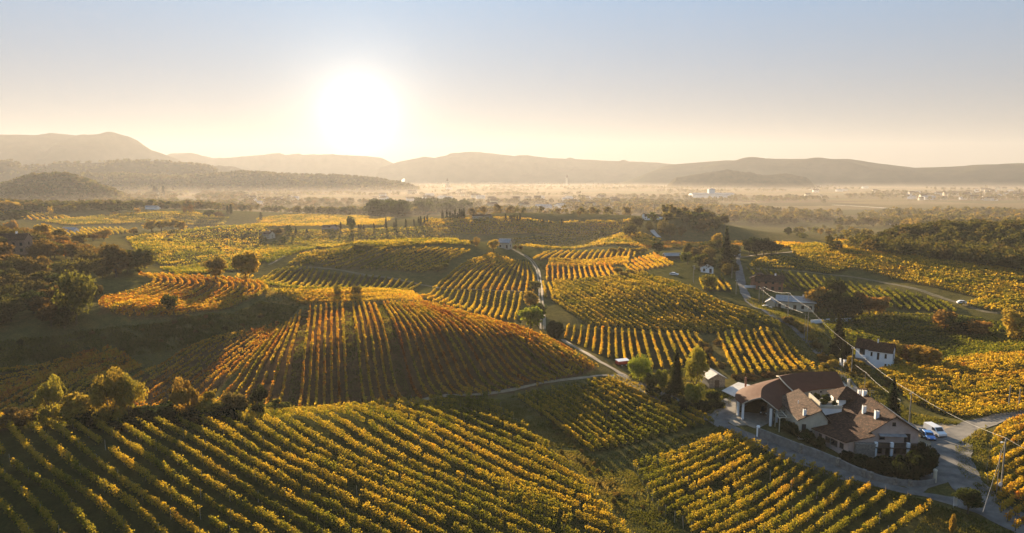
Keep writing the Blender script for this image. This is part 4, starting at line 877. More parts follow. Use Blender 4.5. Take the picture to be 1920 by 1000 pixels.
    q.l(vc.outputs[0], d.inputs[0]); q.l(q.mix(1.0, vc.outputs[0], (1.6, 1.35, .8), 'MULTIPLY'), tr.inputs[0]); q.l(d.outputs[0], mx.inputs[1]); q.l(tr.outputs[0], mx.inputs[2]); q.l(mx.outputs[0], o.inputs[0])
    ob = mesh_np('far_woodland', np.vstack(VV), np.vstack(FF), m, colors=np.vstack(CC)); tag(ob, kind='stuff')
    print('WOODS trees', len(P), 'quads', off//4)
# ------------------------------------------------------------------ small mesh builder
class MB:
    def __init__(s): s.v, s.f, s.m = [], [], []
    def add(s, v, f, mi=0):
        o = len(s.v); s.v += [tuple(map(float, p)) for p in v]; s.f += [tuple(int(i)+o for i in q) for q in f]; s.m += [mi]*len(f); return s
    def box(s, x0, x1, y0, y1, z0, z1, mi=0):
        v = [(x0,y0,z0),(x1,y0,z0),(x1,y1,z0),(x0,y1,z0),(x0,y0,z1),(x1,y0,z1),(x1,y1,z1),(x0,y1,z1)]
        return s.add(v, [(3,2,1,0),(4,5,6,7),(0,1,5,4),(1,2,6,5),(2,3,7,6),(3,0,4,7)], mi)
    def prism(s, pts, a, b, axis='y', mi=0):
        """closed 2-D outline extruded from a to b along an axis"""
        n = len(pts)
        def P(p, t): return {'y': (p[0], t, p[1]), 'x': (t, p[0], p[1]), 'z': (p[0], p[1], t)}[axis]
        v = [P(p, a) for p in pts]+[P(p, b) for p in pts]
        return s.add(v, [tuple(range(n))[::-1], tuple(range(n, 2*n))]+[(i, (i+1) % n, n+(i+1) % n, n+i) for i in range(n)], mi)
    def slab(s, q, th, mi=0):
        """a thick sheet: four top corners, thickness downwards"""
        v = list(q)+[(p[0], p[1], p[2]-th) for p in q]
        return s.add(v, [(0,1,2,3),(7,6,5,4),(0,4,5,1),(1,5,6,2),(2,6,7,3),(3,7,4,0)], mi)
    def cyl(s, p0, p1, r0, r1=None, seg=10, mi=0):
        v, f = tube([p0, p1], [r0, r1 if r1 is not None else r0], seg); n = len(v)
        s.add(v, f, mi); o = len(s.v)-n
        s.f += [tuple(range(o, o+seg))[::-1], tuple(range(o+seg, o+2*seg))]; s.m += [mi, mi]; return s
    def build(s, name, mat, parent=None, bevel=0, smooth=False):
        me = bpy.data.meshes.new(name); me.from_pydata(s.v, [], s.f)
        for m in (mat if isinstance(mat, (list, tuple)) else [mat]): me.materials.append(m)
        me.polygons.foreach_set('material_index', s.m)
        if smooth: me.polygons.foreach_set('use_smooth', [True]*len(me.polygons))
        me.update(); b = bmesh.new(); b.from_mesh(me); bmesh.ops.recalc_face_normals(b, faces=b.faces)
        if bevel: bmesh.ops.bevel(b, geom=list(b.edges), offset=bevel, segments=1, affect='EDGES')
        b.to_mesh(me); b.free()
        return link(bpy.data.objects.new(name, me), parent)
def tile_mat(name, c1, c2, c3, pitch=0.42, axis='X'):
    m, t = new_mat(name); q = NT(t); o = q.n("ShaderNodeOutputMaterial"); b = q.n("ShaderNodeBsdfPrincipled")
    tc_ = q.n("ShaderNodeTexCoord"); sp = q.n("ShaderNodeSeparateXYZ"); q.l(tc_.outputs['Object'], sp.inputs[0])
    n1 = q.noise(1.6, 4, .7, tc_.outputs['Object']); n2 = q.noise(.35, 4, .6, tc_.outputs['Object'])
    vo = q.n("ShaderNodeTexVoronoi"); vo.inputs['Scale'].default_value = 3.2; q.l(tc_.outputs['Object'], vo.inputs['Vector'])
    c = q.ramp(q.math('ADD', q.math('MULTIPLY', n1, .75), q.math('MULTIPLY', n2, .4)), [(.44, c1), (.58, c2), (.72, c3)])
    sv = q.n("ShaderNodeSeparateXYZ"); q.l(vo.outputs['Color'], sv.inputs[0])
    c = q.mix(.55, c, q.ramp(sv.outputs[0], [(0, tuple(.5*x for x in c1)), (.6, c2), (1, tuple(1.5*x for x in c3))]))
    q.l(c, b.inputs['Base Color']); b.inputs['Roughness'].default_value = .9; b.inputs['Specular IOR Level'].default_value = .12
    w1 = q.math('ABSOLUTE', q.math('SINE', q.math('MULTIPLY', sp.outputs[1], math.pi/pitch*1.0)))
    w2 = q.math('FRACT', q.math('MULTIPLY', sp.outputs[0], 1/.5))
    bp = q.n("ShaderNodeBump"); bp.inputs['Strength'].default_value = .55; bp.inputs['Distance'].default_value = .07
    q.l(q.math('ADD', w1, q.math('ADD', q.math('MULTIPLY', w2, .5), q.math('MULTIPLY', n1, .9))), bp.inputs['Height']); q.l(bp.outputs[0], b.inputs['Normal'])
    q.l(b.outputs[0], o.inputs[0]); return m
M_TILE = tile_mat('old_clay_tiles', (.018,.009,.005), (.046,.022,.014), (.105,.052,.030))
M_TILEP = tile_mat('sunlit_clay_tiles', (.036,.020,.013), (.072,.040,.026), (.13,.078,.052))  # paler copy of the clay tiles, sunlight put into the colour
M_CURV = surf_mat('brown_metal_roof', (.075,.027,.014), (.095,.037,.021), .5, .8, .25, 6, spec=.1)
M_PINK = surf_mat('pinkish_plaster', (.42,.30,.25), (.54,.40,.33), .8, .9, .25, 5)
M_WHITE = surf_mat('white_plaster', (.74,.74,.74), (.84,.84,.83), .7, .85, .2, 5)
M_CREAM = surf_mat('cream_plaster', (.42,.37,.28), (.55,.49,.38), .7, .85, .2, 5)
M_STONE = surf_mat('rubble_stone', (.11,.10,.085), (.27,.24,.20), 2.4, .95, .9, 5)
M_BRICK = surf_mat('orange_brick', (.24,.10,.055), (.34,.16,.09), 1.6, .9, .4, 8)
M_CONC = surf_mat('concrete_wall', (.12,.115,.105), (.22,.21,.195), 1.0, .9, .4, 5)
M_GLASS = surf_mat('dark_window_glass', (.015,.018,.022), (.03,.034,.04), .5, .12, 0, spec=.6)
M_WOOD = surf_mat('dark_shutter_wood', (.03,.022,.016), (.07,.05,.035), 2, .8, .2)
M_ROOFG = surf_mat('grey_roof_sheet', (.20,.20,.20), (.33,.33,.33), 1.2, .6, .4, 8)
M_METAL = surf_mat('galvanised_metal', (.28,.28,.28), (.42,.42,.42), 2, .4, .1, metal=.7)
M_WPAINT = surf_mat('white_car_paint', (.72,.72,.72), (.80,.80,.80), .5, .25, 0, spec=.6)
M_BLUE = surf_mat('blue_paint', (.02,.16,.50), (.03,.22,.62), .5, .3, 0, spec=.6)
M_BLACKP = surf_mat('black_paint', (.012,.012,.014), (.02,.02,.022), .5, .25, 0, spec=.6)
M_SILV = surf_mat('beige_car_paint', (.45,.42,.34), (.5,.47,.40), .5, .3, 0, spec=.6)
M_RUB = surf_mat('tyre_rubber', (.018,.018,.018), (.03,.03,.03), 2, .9, 0)
M_REDP = surf_mat('red_paint', (.35,.04,.02), (.45,.07,.03), 1, .4, 0)
M_LAMP = surf_mat('lamp_plastic', (.7,.7,.68), (.8,.8,.78), 1, .4, 0)
def window(parent, c, n, w, h, shutters=True, mat=None, sill=True, name='window'):
    """c: middle of the opening on the wall face; n: outward (nx, ny)"""
    n = np.array(n, float)/math.hypot(*n); t = np.array([-n[1], n[0]])
    def bx(a0, a1, d0, d1, z0, z1, m):
        q = [(c[0]+t[0]*a+n[0]*d, c[1]+t[1]*a+n[1]*d) for a, d in ((a0,d0),(a1,d0),(a1,d1),(a0,d1))]
        m.add([(x, y, z0) for x, y in q]+[(x, y, z1) for x, y in q], [(3,2,1,0),(4,5,6,7),(0,1,5,4),(1,2,6,5),(2,3,7,6),(3,0,4,7)])
    z0, z1 = c[2]-h/2, c[2]+h/2; f = MB()
    bx(-w/2-.09, -w/2, -.05, .07, z0, z1, f); bx(w/2, w/2+.09, -.05, .07, z0, z1, f); bx(-w/2-.09, w/2+.09, -.05, .07, z1, z1+.09, f); bx(-w/2-.14, w/2+.14, -.05, .14, z0-.09, z0, f); bx(-.03, .03, .03, .055, z0, z1, f)
    o = f.build(name, mat or M_WOOD, parent)
    p = MB(); bx(-w/2, w/2, .005, .022, z0, z1, p); p.build('pane', M_GLASS, o)
    return o
def door(parent, c, n, w, h, mat=None):
    n = np.array(n, float)/math.hypot(*n); t = np.array([-n[1], n[0]]); m = MB()
    for a0, a1, d0, d1, z0, z1 in ((-w/2, w/2, 0, .04, c[2], c[2]+h), (-w/2-.1, -w/2, -.05, .08, c[2], c[2]+h), (w/2, w/2+.1, -.05, .08, c[2], c[2]+h), (-w/2-.1, w/2+.1, -.05, .08, c[2]+h, c[2]+h+.1)):
        q = [(c[0]+t[0]*a+n[0]*d, c[1]+t[1]*a+n[1]*d) for a, d in ((a0,d0),(a1,d0),(a1,d1),(a0,d1))]
        m.add([(x, y, z0) for x, y in q]+[(x, y, z1) for x, y in q], [(3,2,1,0),(4,5,6,7),(0,1,5,4),(1,2,6,5),(2,3,7,6),(3,0,4,7)])
    return m.build('door', mat or M_WOOD, parent)
def chimney(parent, x, y, z0, z1, w=.7, d=.6, mat=None):
    m = MB(); m.box(x-w/2, x+w/2, y-d/2, y+d/2, z0, z1, 0)
    m.box(x-w/2-.08, x+w/2+.08, y-d/2-.08, y+d/2+.08, z1+.28, z1+.40, 1)
    for sx in (-1, 1):
        for sy in (-1, 1): m.box(x+sx*(w/2-.08)-.07, x+sx*(w/2-.08)+.07, y+sy*(d/2-.08)-.07, y+sy*(d/2-.08)+.07, z1, z1+.28, 0)
    return m.build('chimney', [mat or M_WHITE, M_TILE], parent)
def gable(parent, x0, x1, y0, y1, hw, hr, wall, roof, axis='y', ov=.6, ridge=None, hl=None, hrt=None, z0=-.6):
    """walls with gable ends under a two-slope roof; axis = direction of the ridge"""
    w, r_ = MB(), MB()
    if axis == 'y': a0, a1, b0, b1 = x0, x1, y0, y1
    else: a0, a1, b0, b1 = y0, y1, x0, x1
    rc = (a0+a1)/2 if ridge is None else ridge; hl = hw if hl is None else hl; hrt = hw if hrt is None else hrt
    w.prism([(a0, z0), (a1, z0), (a1, hrt), (rc, hr-.05), (a0, hl)], b0, b1, axis)
    wl = w.build('wall', wall, parent)
    sl = (hr-hl)/(rc-a0); sr = (hr-hrt)/(a1-rc); th = .16
    def Q(a, b, z): return (a, b, z) if axis == 'y' else (b, a, z)
    r_.slab([Q(a0-ov, b0-ov, hl-sl*ov+.20), Q(rc, b0-ov, hr+.20), Q(rc, b1+ov, hr+.20), Q(a0-ov, b1+ov, hl-sl*ov+.20)], th)
    r_.slab([Q(rc, b0-ov, hr+.202), Q(a1+ov, b0-ov, hrt-sr*ov+.20), Q(a1+ov, b1+ov, hrt-sr*ov+.20), Q(rc, b1+ov, hr+.202)], th)
    if axis == 'y': r_.box(rc-.12, rc+.12, b0-ov+.01, b1+ov-.01, hr+.13, hr+.29)
    else: r_.box(b0-ov+.01, b1+ov-.01, rc-.12, rc+.12, hr+.13, hr+.29)
    rf = r_.build('roof', roof, parent)
    g = MB()
    for a, z in ((a0-ov, hl-sl*ov+.04), (a1+ov, hrt-sr*ov+.04)):
        p0, p1 = Q(a, b0-ov, z), Q(a, b1+ov, z); g.cyl(p0, p1, .09, seg=6)
    g.build('gutter', M_WOOD, rf)
    return wl, rf
def hiproof(parent, x0, x1, y0, y1, hw, hr, wall, roof, ov=.5, z0=-.6, along_y=False):
    w = MB(); w.box(x0, x1, y0, y1, z0, hw); wl = w.build('wall', wall, parent)
    X0, X1, Y0, Y1 = x0-ov, x1+ov, y0-ov, y1+ov; z = hw-.05; cx, cy_ = (X0+X1)/2, (Y0+Y1)/2
    d = min(X1-X0, Y1-Y0)/2
    if (X1-X0) >= (Y1-Y0): r0, r1 = (X0+d, cy_, hr), (X1-d, cy_, hr)
    else: r0, r1 = (cx, Y0+d, hr), (cx, Y1-d, hr)
    if r0 == r1 or math.dist(r0, r1) < .3: r0 = (cx-.15, cy_, hr); r1 = (cx+.15, cy_, hr)
    r_ = MB(); v = [(X0,Y0,z),(X1,Y0,z),(X1,Y1,z),(X0,Y1,z), r0, r1, (X0,Y0,z-.15),(X1,Y0,z-.15),(X1,Y1,z-.15),(X0,Y1,z-.15)]
    if (X1-X0) >= (Y1-Y0): f = [(0,1,5,4),(1,2,5),(2,3,4,5),(3,0,4)]
    else: f = [(0,1,4),(1,2,5,4),(2,3,5),(3,0,4,5)]
    f += [(0,6,7,1),(1,7,8,2),(2,8,9,3),(3,9,6,0),(9,8,7,6)]
    r_.add(v, f); rf = r_.build('roof', roof, parent)
    return wl, rf

def farmhouse():
    o = empty('farmhouse', (74.0, 134.0, float(ground(76, 140))), R(-4.6), 'rambling farmhouse with dark tiled roofs, pink walls and a white tower', 'farmhouse')
    # main gabled block at the right
    wl, rf = gable(o, 0, 9.6, 1.4, 15.5, 5.4, 8.6, M_PINK, [M_TILE], ov=.75, ridge=4.6)
    chimney(rf, 1.6, 8.6, 6.0, 8.2); chimney(rf, 2.3, 4.2, 6.2, 8.7, .75, .75); chimney(rf, 4.3, 15.2, 7.8, 9.6, .8, .8)
    pl = MB(); pl.box(7.2, 7.3, 2, 15, 7.02, 7.04); 
    m = MB(); sl = (8.6-5.4)/5.0
    m.slab([(8.2, .75, 8.6-3.6*.64+.32), (10.3, .75, 8.6-5.7*.64+.30), (10.3, 16.1, 8.6-5.7*.64+.30), (8.2, 16.1, 8.6-3.6*.64+.32)], .06); m.build('pale_roof_strip', M_ROOFG, rf)  # pale strip over the tiles stands in for sunlight on the right slope
    for x, z, w, h in ((2.4, 4.2, .9, 1.1), (7.4, 4.0, 1.0, 1.7), (2.0, 1.3, .9, 1.3), (5.6, 1.3, 1.0, 1.2), (7.2, 1.3, 1.0, 1.2)): window(o, (x, 1.4, z), (0, -1), w, h)
    window(o, (4.6, 1.4, 6.9), (0, -1), .5, .6); door(o, (3.9, 1.4, 0.0), (0, -1), 1.1, 2.2)
    # balcony on white pillars
    b = MB(); b.box(-.3, 10.2, -1.4, 1.38, 2.72, 2.92); bal = b.build('balcony', M_WOOD, o)
    for x in (.2, 3.3, 6.5, 9.6):
        p = MB(); p.box(x-.2, x+.2, -1.25, -.85, -.6, 2.70, 0); p.box(x-.28, x+.28, -1.33, -.77, 2.94, 3.9, 0); p.build('pillar', M_WHITE, bal)
    r_ = MB(); r_.box(-.3, 10.2, -1.15, -1.09, 3.72, 3.80)
    for x in np.arange(-.2, 10.2, .28): r_.box(x-.02, x+.02, -1.14, -1.10, 2.93, 3.72)
    r_.build('railing', M_WOOD, bal)
    a = MB(); a.slab([(1.6, .4, 4.6), (7.0, .4, 4.6), (7.0, 1.38, 4.85), (1.6, 1.38, 4.85)], .05); a.build('awning', M_ROOFG, o)
    # low wing in front at the left with a sloping roof
    zt = lambda x: 5.05+.27*x
    def sloped(outline, zf, zb, name, mat):
        n_ = len(outline); m_ = MB(); m_.add([(x, y, zf(x)) for x, y in outline]+[(x, y, zb(x)) for x, y in outline], [tuple(range(n_)), tuple(range(n_, 2*n_))[::-1]]+[(i, n_+i, n_+(i+1) % n_, (i+1) % n_) for i in range(n_)]); return m_.build(name, mat, o)
    sloped([(-5.0, -.5), (-.02, -.5), (-.02, 13.4), (-5.3, 13.4), (-5.3, 9.0), (-8.25, 9.0)], lambda x: zt(x)-.02, lambda x: -.6, 'wall', M_PINK)
    sloped([(-5.75, -1.1), (-.05, -1.1), (-.05, 13.9), (-5.35, 13.9), (-5.35, 9.05), (-9.1, 9.05)], lambda x: zt(x)+.16, lambda x: zt(x), 'roof', M_TILE)
    st = MB(); st.box(-3.9, -.1, -1.6, -.52, -.6, 3.5); st.box(-4.0, .0, -1.7, -.6, 3.51, 3.62); st.build('stone_wall', M_STONE, o)
    wn = (-.942, -.335); wp = lambda t: (-8.25+3.25*t, 9.0-9.5*t)
    for t, z, w_, h in ((.18, 1.6, .7, .9), (.42, 1.75, 1.5, 1.0), (.60, 1.8, 1.7, 1.1), (.82, 2.0, .9, 1.0), (.92, .9, .7, .9)): x, y = wp(t); window(o, (x, y, z), wn, w_, h)
    m = MB()
    for t in (.08, .50): x, y = wp(t); m.cyl((x-.12, y-.05, -.6), (x-.12, y-.05, 2.7), .06, seg=6)
    m.build('downpipe', M_METAL, o)
    x, y = wp(.28); m = MB(); pts = [(math.cos(t)*1.1+y, .7+math.sin(t)*.9) for t in np.linspace(0, math.pi, 9)]; m.prism(pts, x-.9, x-.05, 'x'); m.build('door_hood', M_TILE, o)
    # left wing with the ridge along the courtyard
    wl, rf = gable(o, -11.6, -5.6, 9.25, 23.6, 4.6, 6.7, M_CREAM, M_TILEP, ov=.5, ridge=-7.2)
    chimney(rf, -10.4, 9.9, 4.8, 6.6, .6, .6); m = MB(); m.cyl((-9.6, 16.5, 5.6), (-9.6, 16.5, 6.5), .08, seg=7); m.build('vent_pipe', M_WHITE, rf)
    window(o, (-10.6, 9.25, 2.6), (0, -1), .7, 1.6); window(o, (-9.2, 9.25, 1.2), (0, -1), .7, 1.6)
    # terrace block and lit parapet
    m = MB(); m.box(-5.5, -.8, 14.2, 21.0, -.6, 5.6); m.build('wall', M_WHITE, o)
    m = MB(); m.box(-5.75, -5.45, 14.0, 21.1, 5.61, 6.9); m.box(-5.44, -.8, 14.0, 14.25, 5.61, 6.3); m.build('parapet', M_CREAM, o)
    m = MB(); m.box(-5.3, -.95, 14.35, 20.9, 5.602, 5.75); m.build('terrace_bed', M_STONE, o)
    # tower
    wl, rf = hiproof(o, -.7, 4.4, 16.4, 21.2, 7.3, 9.4, M_WHITE, M_TILE, .7)
    chimney(rf, 4.2, 17.6, 7.2, 8.9, .6, .6); window(o, (1.9, 16.4, 6.2), (0, -1), 1.9, 1.3); window(o, (-.7, 18.6, 6.0), (-1, 0), 1.2, 1.1)
    m = MB(); m.box(-.9, 1.2, 15.6, 16.38, -.6, 5.6); m.build('stair_wall', M_WHITE, o)
    m = MB(); m.cyl((6.5, 16.6, 5.4), (6.5, 16.6, 9.4), .04, seg=5); m.cyl((5.9, 16.6, 9.2), (7.1, 16.6, 9.2), .03, seg=4); m.cyl((6.0, 16.6, 8.8), (7.0, 16.6, 8.8), .03, seg=4); m.build('antenna', M_METAL, o)
    # pergola between wing and carport
    m = MB()
    for y in np.arange(13.4, 21.5, 1.5): m.box(-14.6, -12.15, y, y+.14, 3.3, 3.46)
    m.box(-14.7, -14.5, 13.0, 22.4, 3.14, 3.29); m.box(-13.1, -12.95, 13.0, 22.4, 3.48, 3.6)
    for y in (13.1, 16.2, 19.4, 22.2): m.box(-14.68, -14.52, y, y+.16, -.6, 3.13)
    m.build('pergola', M_CREAM, o)
def loft(outer, mid, inner, zo, zm, zi, n=34, t0=0, t1=1, sk0=0, sk1=0, ncr=5, bulge=.25):
    S = [smooth_path(np.array(p, float), .6) for p in (outer, mid, inner)]
    v = np.zeros((n, 2*ncr+1, 3))
    for k in range(2*ncr+1):
        f = k/(2*ncr); a = t0+sk0*(.5-f)+(.25*abs(sk0)*(2*f-1)**2 if sk0 else 0); b = t1+sk1*(.5-f)+(.25*abs(sk1)*(2*f-1)**2 if sk1 else 0); ts = np.linspace(a, min(b, 1), n)
        A_, B_, C_ = [along(p, ts) for p in S]
        if k <= ncr: s = k/ncr; v[:, k, :2] = A_*(1-s)+B_*s; v[:, k, 2] = zo+(zm-zo)*s+bulge*math.sin(math.pi*s)
        else: s = (k-ncr)/ncr; v[:, k, :2] = B_*(1-s)+C_*s; v[:, k, 2] = zm+(zi-zm)*s+bulge*.6*math.sin(math.pi*s)
    return v
def curved_hall():
    g = float(ground(62, 160)); o = empty('curved_hall', (66.0, 162.0, g), 0, 'open-fronted hall under a wide curved brown roof, wrapped round the back of the farmhouse', 'hall')
    O = np.array([66.0, 162.0])
    outer = np.array([(54.2,155.0),(54.0,159.5),(57.0,165.5),(63.3,170.6),(73.3,174.6),(84.4,175.6)])-O
    mid = np.array([(57.6,152.6),(60.5,159.6),(64.5,164.5),(70.0,168.8),(77.0,171.3),(84.2,171.6)])-O
    inner = np.array([(60.9,150.6),(64.8,156.0),(68.8,160.0),(73.6,163.4),(78.6,165.3),(83.6,165.8)])-O
    def sheet(name, t0, t1, dz, sk0=0, sk1=0, th=.22):
        v = loft(outer, mid, inner, 4.0+dz, 6.3+dz, 3.9+dz, t0=t0, t1=t1, sk0=sk0, sk1=sk1); n, k, _ = v.shape
        I = np.arange(n*k).reshape(n, k); m = MB(); top = v.reshape(-1, 3); bot = top-np.array([0, 0, th]); N_ = n*k
        f = np.stack([I[:-1, :-1], I[:-1, 1:], I[1:, 1:], I[1:, :-1]], -1).reshape(-1, 4)
        m.add(np.vstack([top, bot]), list(f)+[tuple(q[::-1]+N_) for q in f]
              + [(I[i,0], I[i+1,0], I[i+1,0]+N_, I[i,0]+N_) for i in range(n-1)]+[(I[i,-1], I[i,-1]+N_, I[i+1,-1]+N_, I[i+1,-1]) for i in range(n-1)]
              + [(I[0,j], I[0,j]+N_, I[0,j+1]+N_, I[0,j+1]) for j in range(k-1)]+[(I[-1,j], I[-1,j+1], I[-1,j+1]+N_, I[-1,j]+N_) for j in range(k-1)])
        r_ = m.build(name, M_CURV, o, smooth=False); return r_, v
    r1, v1 = sheet('roof', 0, .53, 0, 0, .22); r2, v2 = sheet('roof', .50, 1.0, .6, .22, 0)
    e = MB(); edge = v2[0]; 
    for a, b in zip(edge[:-1], edge[1:]): e.cyl(a+[0, 0, .02], b+[0, 0, .02], .16, seg=6)
    e.build('verge', M_CREAM, r2)
    e = MB()
    for a, b in zip(v1[0][:-1], v1[0][1:]): e.cyl(a+[0, 0, -.1], b+[0, 0, -.1], .1, seg=6)
    e.build('verge', M_CREAM, r1)
    # walls: closed at the back, round windows towards the courtyard
    def wallstrip(pts, z0, z1, th, mat, name, t0, t1):
        P = along(smooth_path(np.array(pts, float), .6), np.linspace(t0, t1, 26)); T = np.gradient(P, axis=0); T /= np.linalg.norm(T, axis=1)[:, None]; N = np.stack([T[:, 1], -T[:, 0]], 1)
        m = MB()
        for i in range(25):
            a, b = P[i], P[i+1]; a2, b2 = a+N[i]*th, b+N[i+1]*th
            m.add([(*a, z0), (*b, z0), (*b2, z0), (*a2, z0), (*a, z1), (*b, z1), (*b2, z1), (*a2, z1)], [(4,5,6,7), (0,1,5,4), (2,3,7,6)]+([(3,0,4,7)] if i == 0 else [])+([(1,2,6,5)] if i == 24 else []))
        return m.build(name, mat, o), P, N
    ow = outer*np.array([.975, .975]); wallstrip(ow, -.6, 3.7, .3, M_CREAM, 'wall', .12, .99)
    wi, P, N = wallstrip(inner*np.array([.99, .99])+[-.2, .5], -.6, 4.5, .3, M_CONC, 'courtyard_wall', .42, .99)
    for i in (6, 11, 16, 21):
        c = P[i]+N[i]*.30; m = MB(); m.cyl((*c, 3.6), (*(c+N[i]*.06), 3.6), .42, seg=16); w_ = m.build('porthole', M_METAL, wi)
        m = MB(); m.cyl((*(c+N[i]*.05), 3.6), (*(c+N[i]*.09), 3.6), .33, seg=16); m.build('pane', M_GLASS, w_)
    for x, y, z in ((-11.2, -6.0, 3.85), (-11.4, -3.2, 3.95), (-6.2, -10.2, 3.9), (-4.0, -8.2, 3.9)):
        m = MB(); m.box(x-.22, x+.22, y-.22, y+.22, -.6, z); m.build('pillar', M_WHITE, o)
    m = MB(); m.box(-5.6, -5.3, -9.6, -6.2, -.6, 3.9); m.build('side_wall', M_CONC, o)
    m = MB(); m.cyl((-6.2, 7.2, 3.6), (-6.2, 7.2, 6.1), .25, seg=8); m.build('chimney', M_BRICK, o)
    m = MB(); m.box(18.0, 18.9, 2.6, 9.8, -.6, 4.6); m.box(18.2, 18.7, 3.6, 4.2, 4.61, 6.6); m.build('end_wall', M_CREAM, o)
def garden_wall():
    px_ = [(1421,819),(1450,830),(1482,842),(1513,853),(1545,864),(1575,876),(1607,890),(1640,901),(1670,908),(1700,911),(1730,911),(1752,905)]
    P = smooth_path(np.array([hit(*p)[:2] for p in px_]), 1.3); c = P[len(P)//2]; g = ground(P[:, 0], P[:, 1]); g0 = float(ground(*c))
    T = np.gradient(P, axis=0); T /= np.linalg.norm(T, axis=1)[:, None]; N = np.stack([T[:, 1], -T[:, 0]], 1)
    o = empty('garden_wall', (c[0], c[1], g0), 0, 'long curved concrete garden wall with dark buttresses between farmhouse and front road', 'wall')
    m = MB(); n = len(P); L = P-c; hh = 2.1-1.2*np.linspace(0, 1, n)**1.6
    for i in range(n-1):
        a, b = L[i], L[i+1]; a2, b2 = a+N[i]*.28, b+N[i+1]*.28; za, zb = g[i]-g0, g[i+1]-g0
        m.add([(*a, za-.5), (*b, zb-.5), (*b2, zb-.5), (*a2, za-.5), (*a, za+hh[i]), (*b, zb+hh[i+1]), (*b2, zb+hh[i+1]), (*a2, za+hh[i])], [(4,5,6,7), (0,1,5,4), (2,3,7,6)]+([(3,0,4,7)] if i == 0 else [])+([(1,2,6,5)] if i == n-2 else []))
    w = m.build('wall', M_CONC, o)
    for t in (.30, .50, .63, .67, .76, .84):
        i = int(t*n); a = L[i]; z = g[i]-g0; m = MB(); d = T[i]
        q = [a-d*.35+N[i]*.5, a+d*.35+N[i]*.5, a+d*.35-N[i]*.12, a-d*.35-N[i]*.12]
        m.add([(*p, z-.5) for p in q]+[(*p, z+hh[i]+.08) for p in q], [(3,2,1,0),(4,5,6,7),(0,1,5,4),(1,2,6,5),(2,3,7,6),(3,0,4,7)]); m.build('buttress', M_STONE, o)
    for i, h_ in ((0, 2.3), (n-1, 2.4)):
        m = MB(); z = g[i]-g0; m.cyl((*L[i], z-.4), (*L[i], z+h_), .34, seg=12); m.cyl((*L[i], z+h_+.002), (*L[i], z+h_+.25), .42, .30, seg=12); m.build('gate_pier', M_CREAM if i else M_WHITE, o)
def house_px(name, px, py, rz, w, d, hw, hr, wall, roof, label, cat='house', hip=False, axis='x', wins=True, ch=True, ov=.5, g=None, group=None, near=True):
    """px, py: middle of the front foot of the house; w across, d deep"""
    p = hit(px, py); o = empty(name, (p[0], p[1], p[2]), rz, label, cat, group)
    if hip: wl, rf = hiproof(o, -w/2, w/2, 0, d, hw, hr, wall, roof, ov)
    else: wl, rf = gable(o, -w/2, w/2, 0, d, hw, hr, wall, roof, axis, ov)
    if ch: chimney(rf, w*.2, d*.5, hr-.8, hr+.9, .7, .7)
    if wins:
        fl = 2 if hw > 4.5 else 1
        for k in range(fl):
            z = 1.5+2.7*k
            for i in range(max(1, int(w/2.8))):
                x = -w/2+1.4+i*(w-2.8)/max(1, int(w/2.8)-1) if int(w/2.8) > 1 else 0
                if k == 0 and i == int(w/2.8)//2: door(o, (x, 0, 0), (0, -1), 1.0, 2.1)
                else: window(o, (x, 0, z), (0, -1), .9, 1.25)
            window(o, (-w/2, d*.35, z), (-1, 0), .9, 1.2); window(o, (w/2, d*.5, z), (1, 0), .9, 1.2)
    return o
def roof_garden():
    for x, y, h_ in ((-4.2, 16.0, 1.6), (-2.6, 18.2, 2.0), (-4.4, 19.6, 1.7), (-1.9, 15.4, 1.3)):
        a = R(-4.6); wx, wy = 74+x*math.cos(a)-y*math.sin(a), 134+x*math.sin(a)+y*math.cos(a)
        t = tree_at((wx, wy), h_, 'bush', C_DG, 'dark leafy shrub growing on the roof terrace between the tower and the left wing', 'shrubs on the roof terrace'); t.location.z = float(ground(76, 140))+5.72
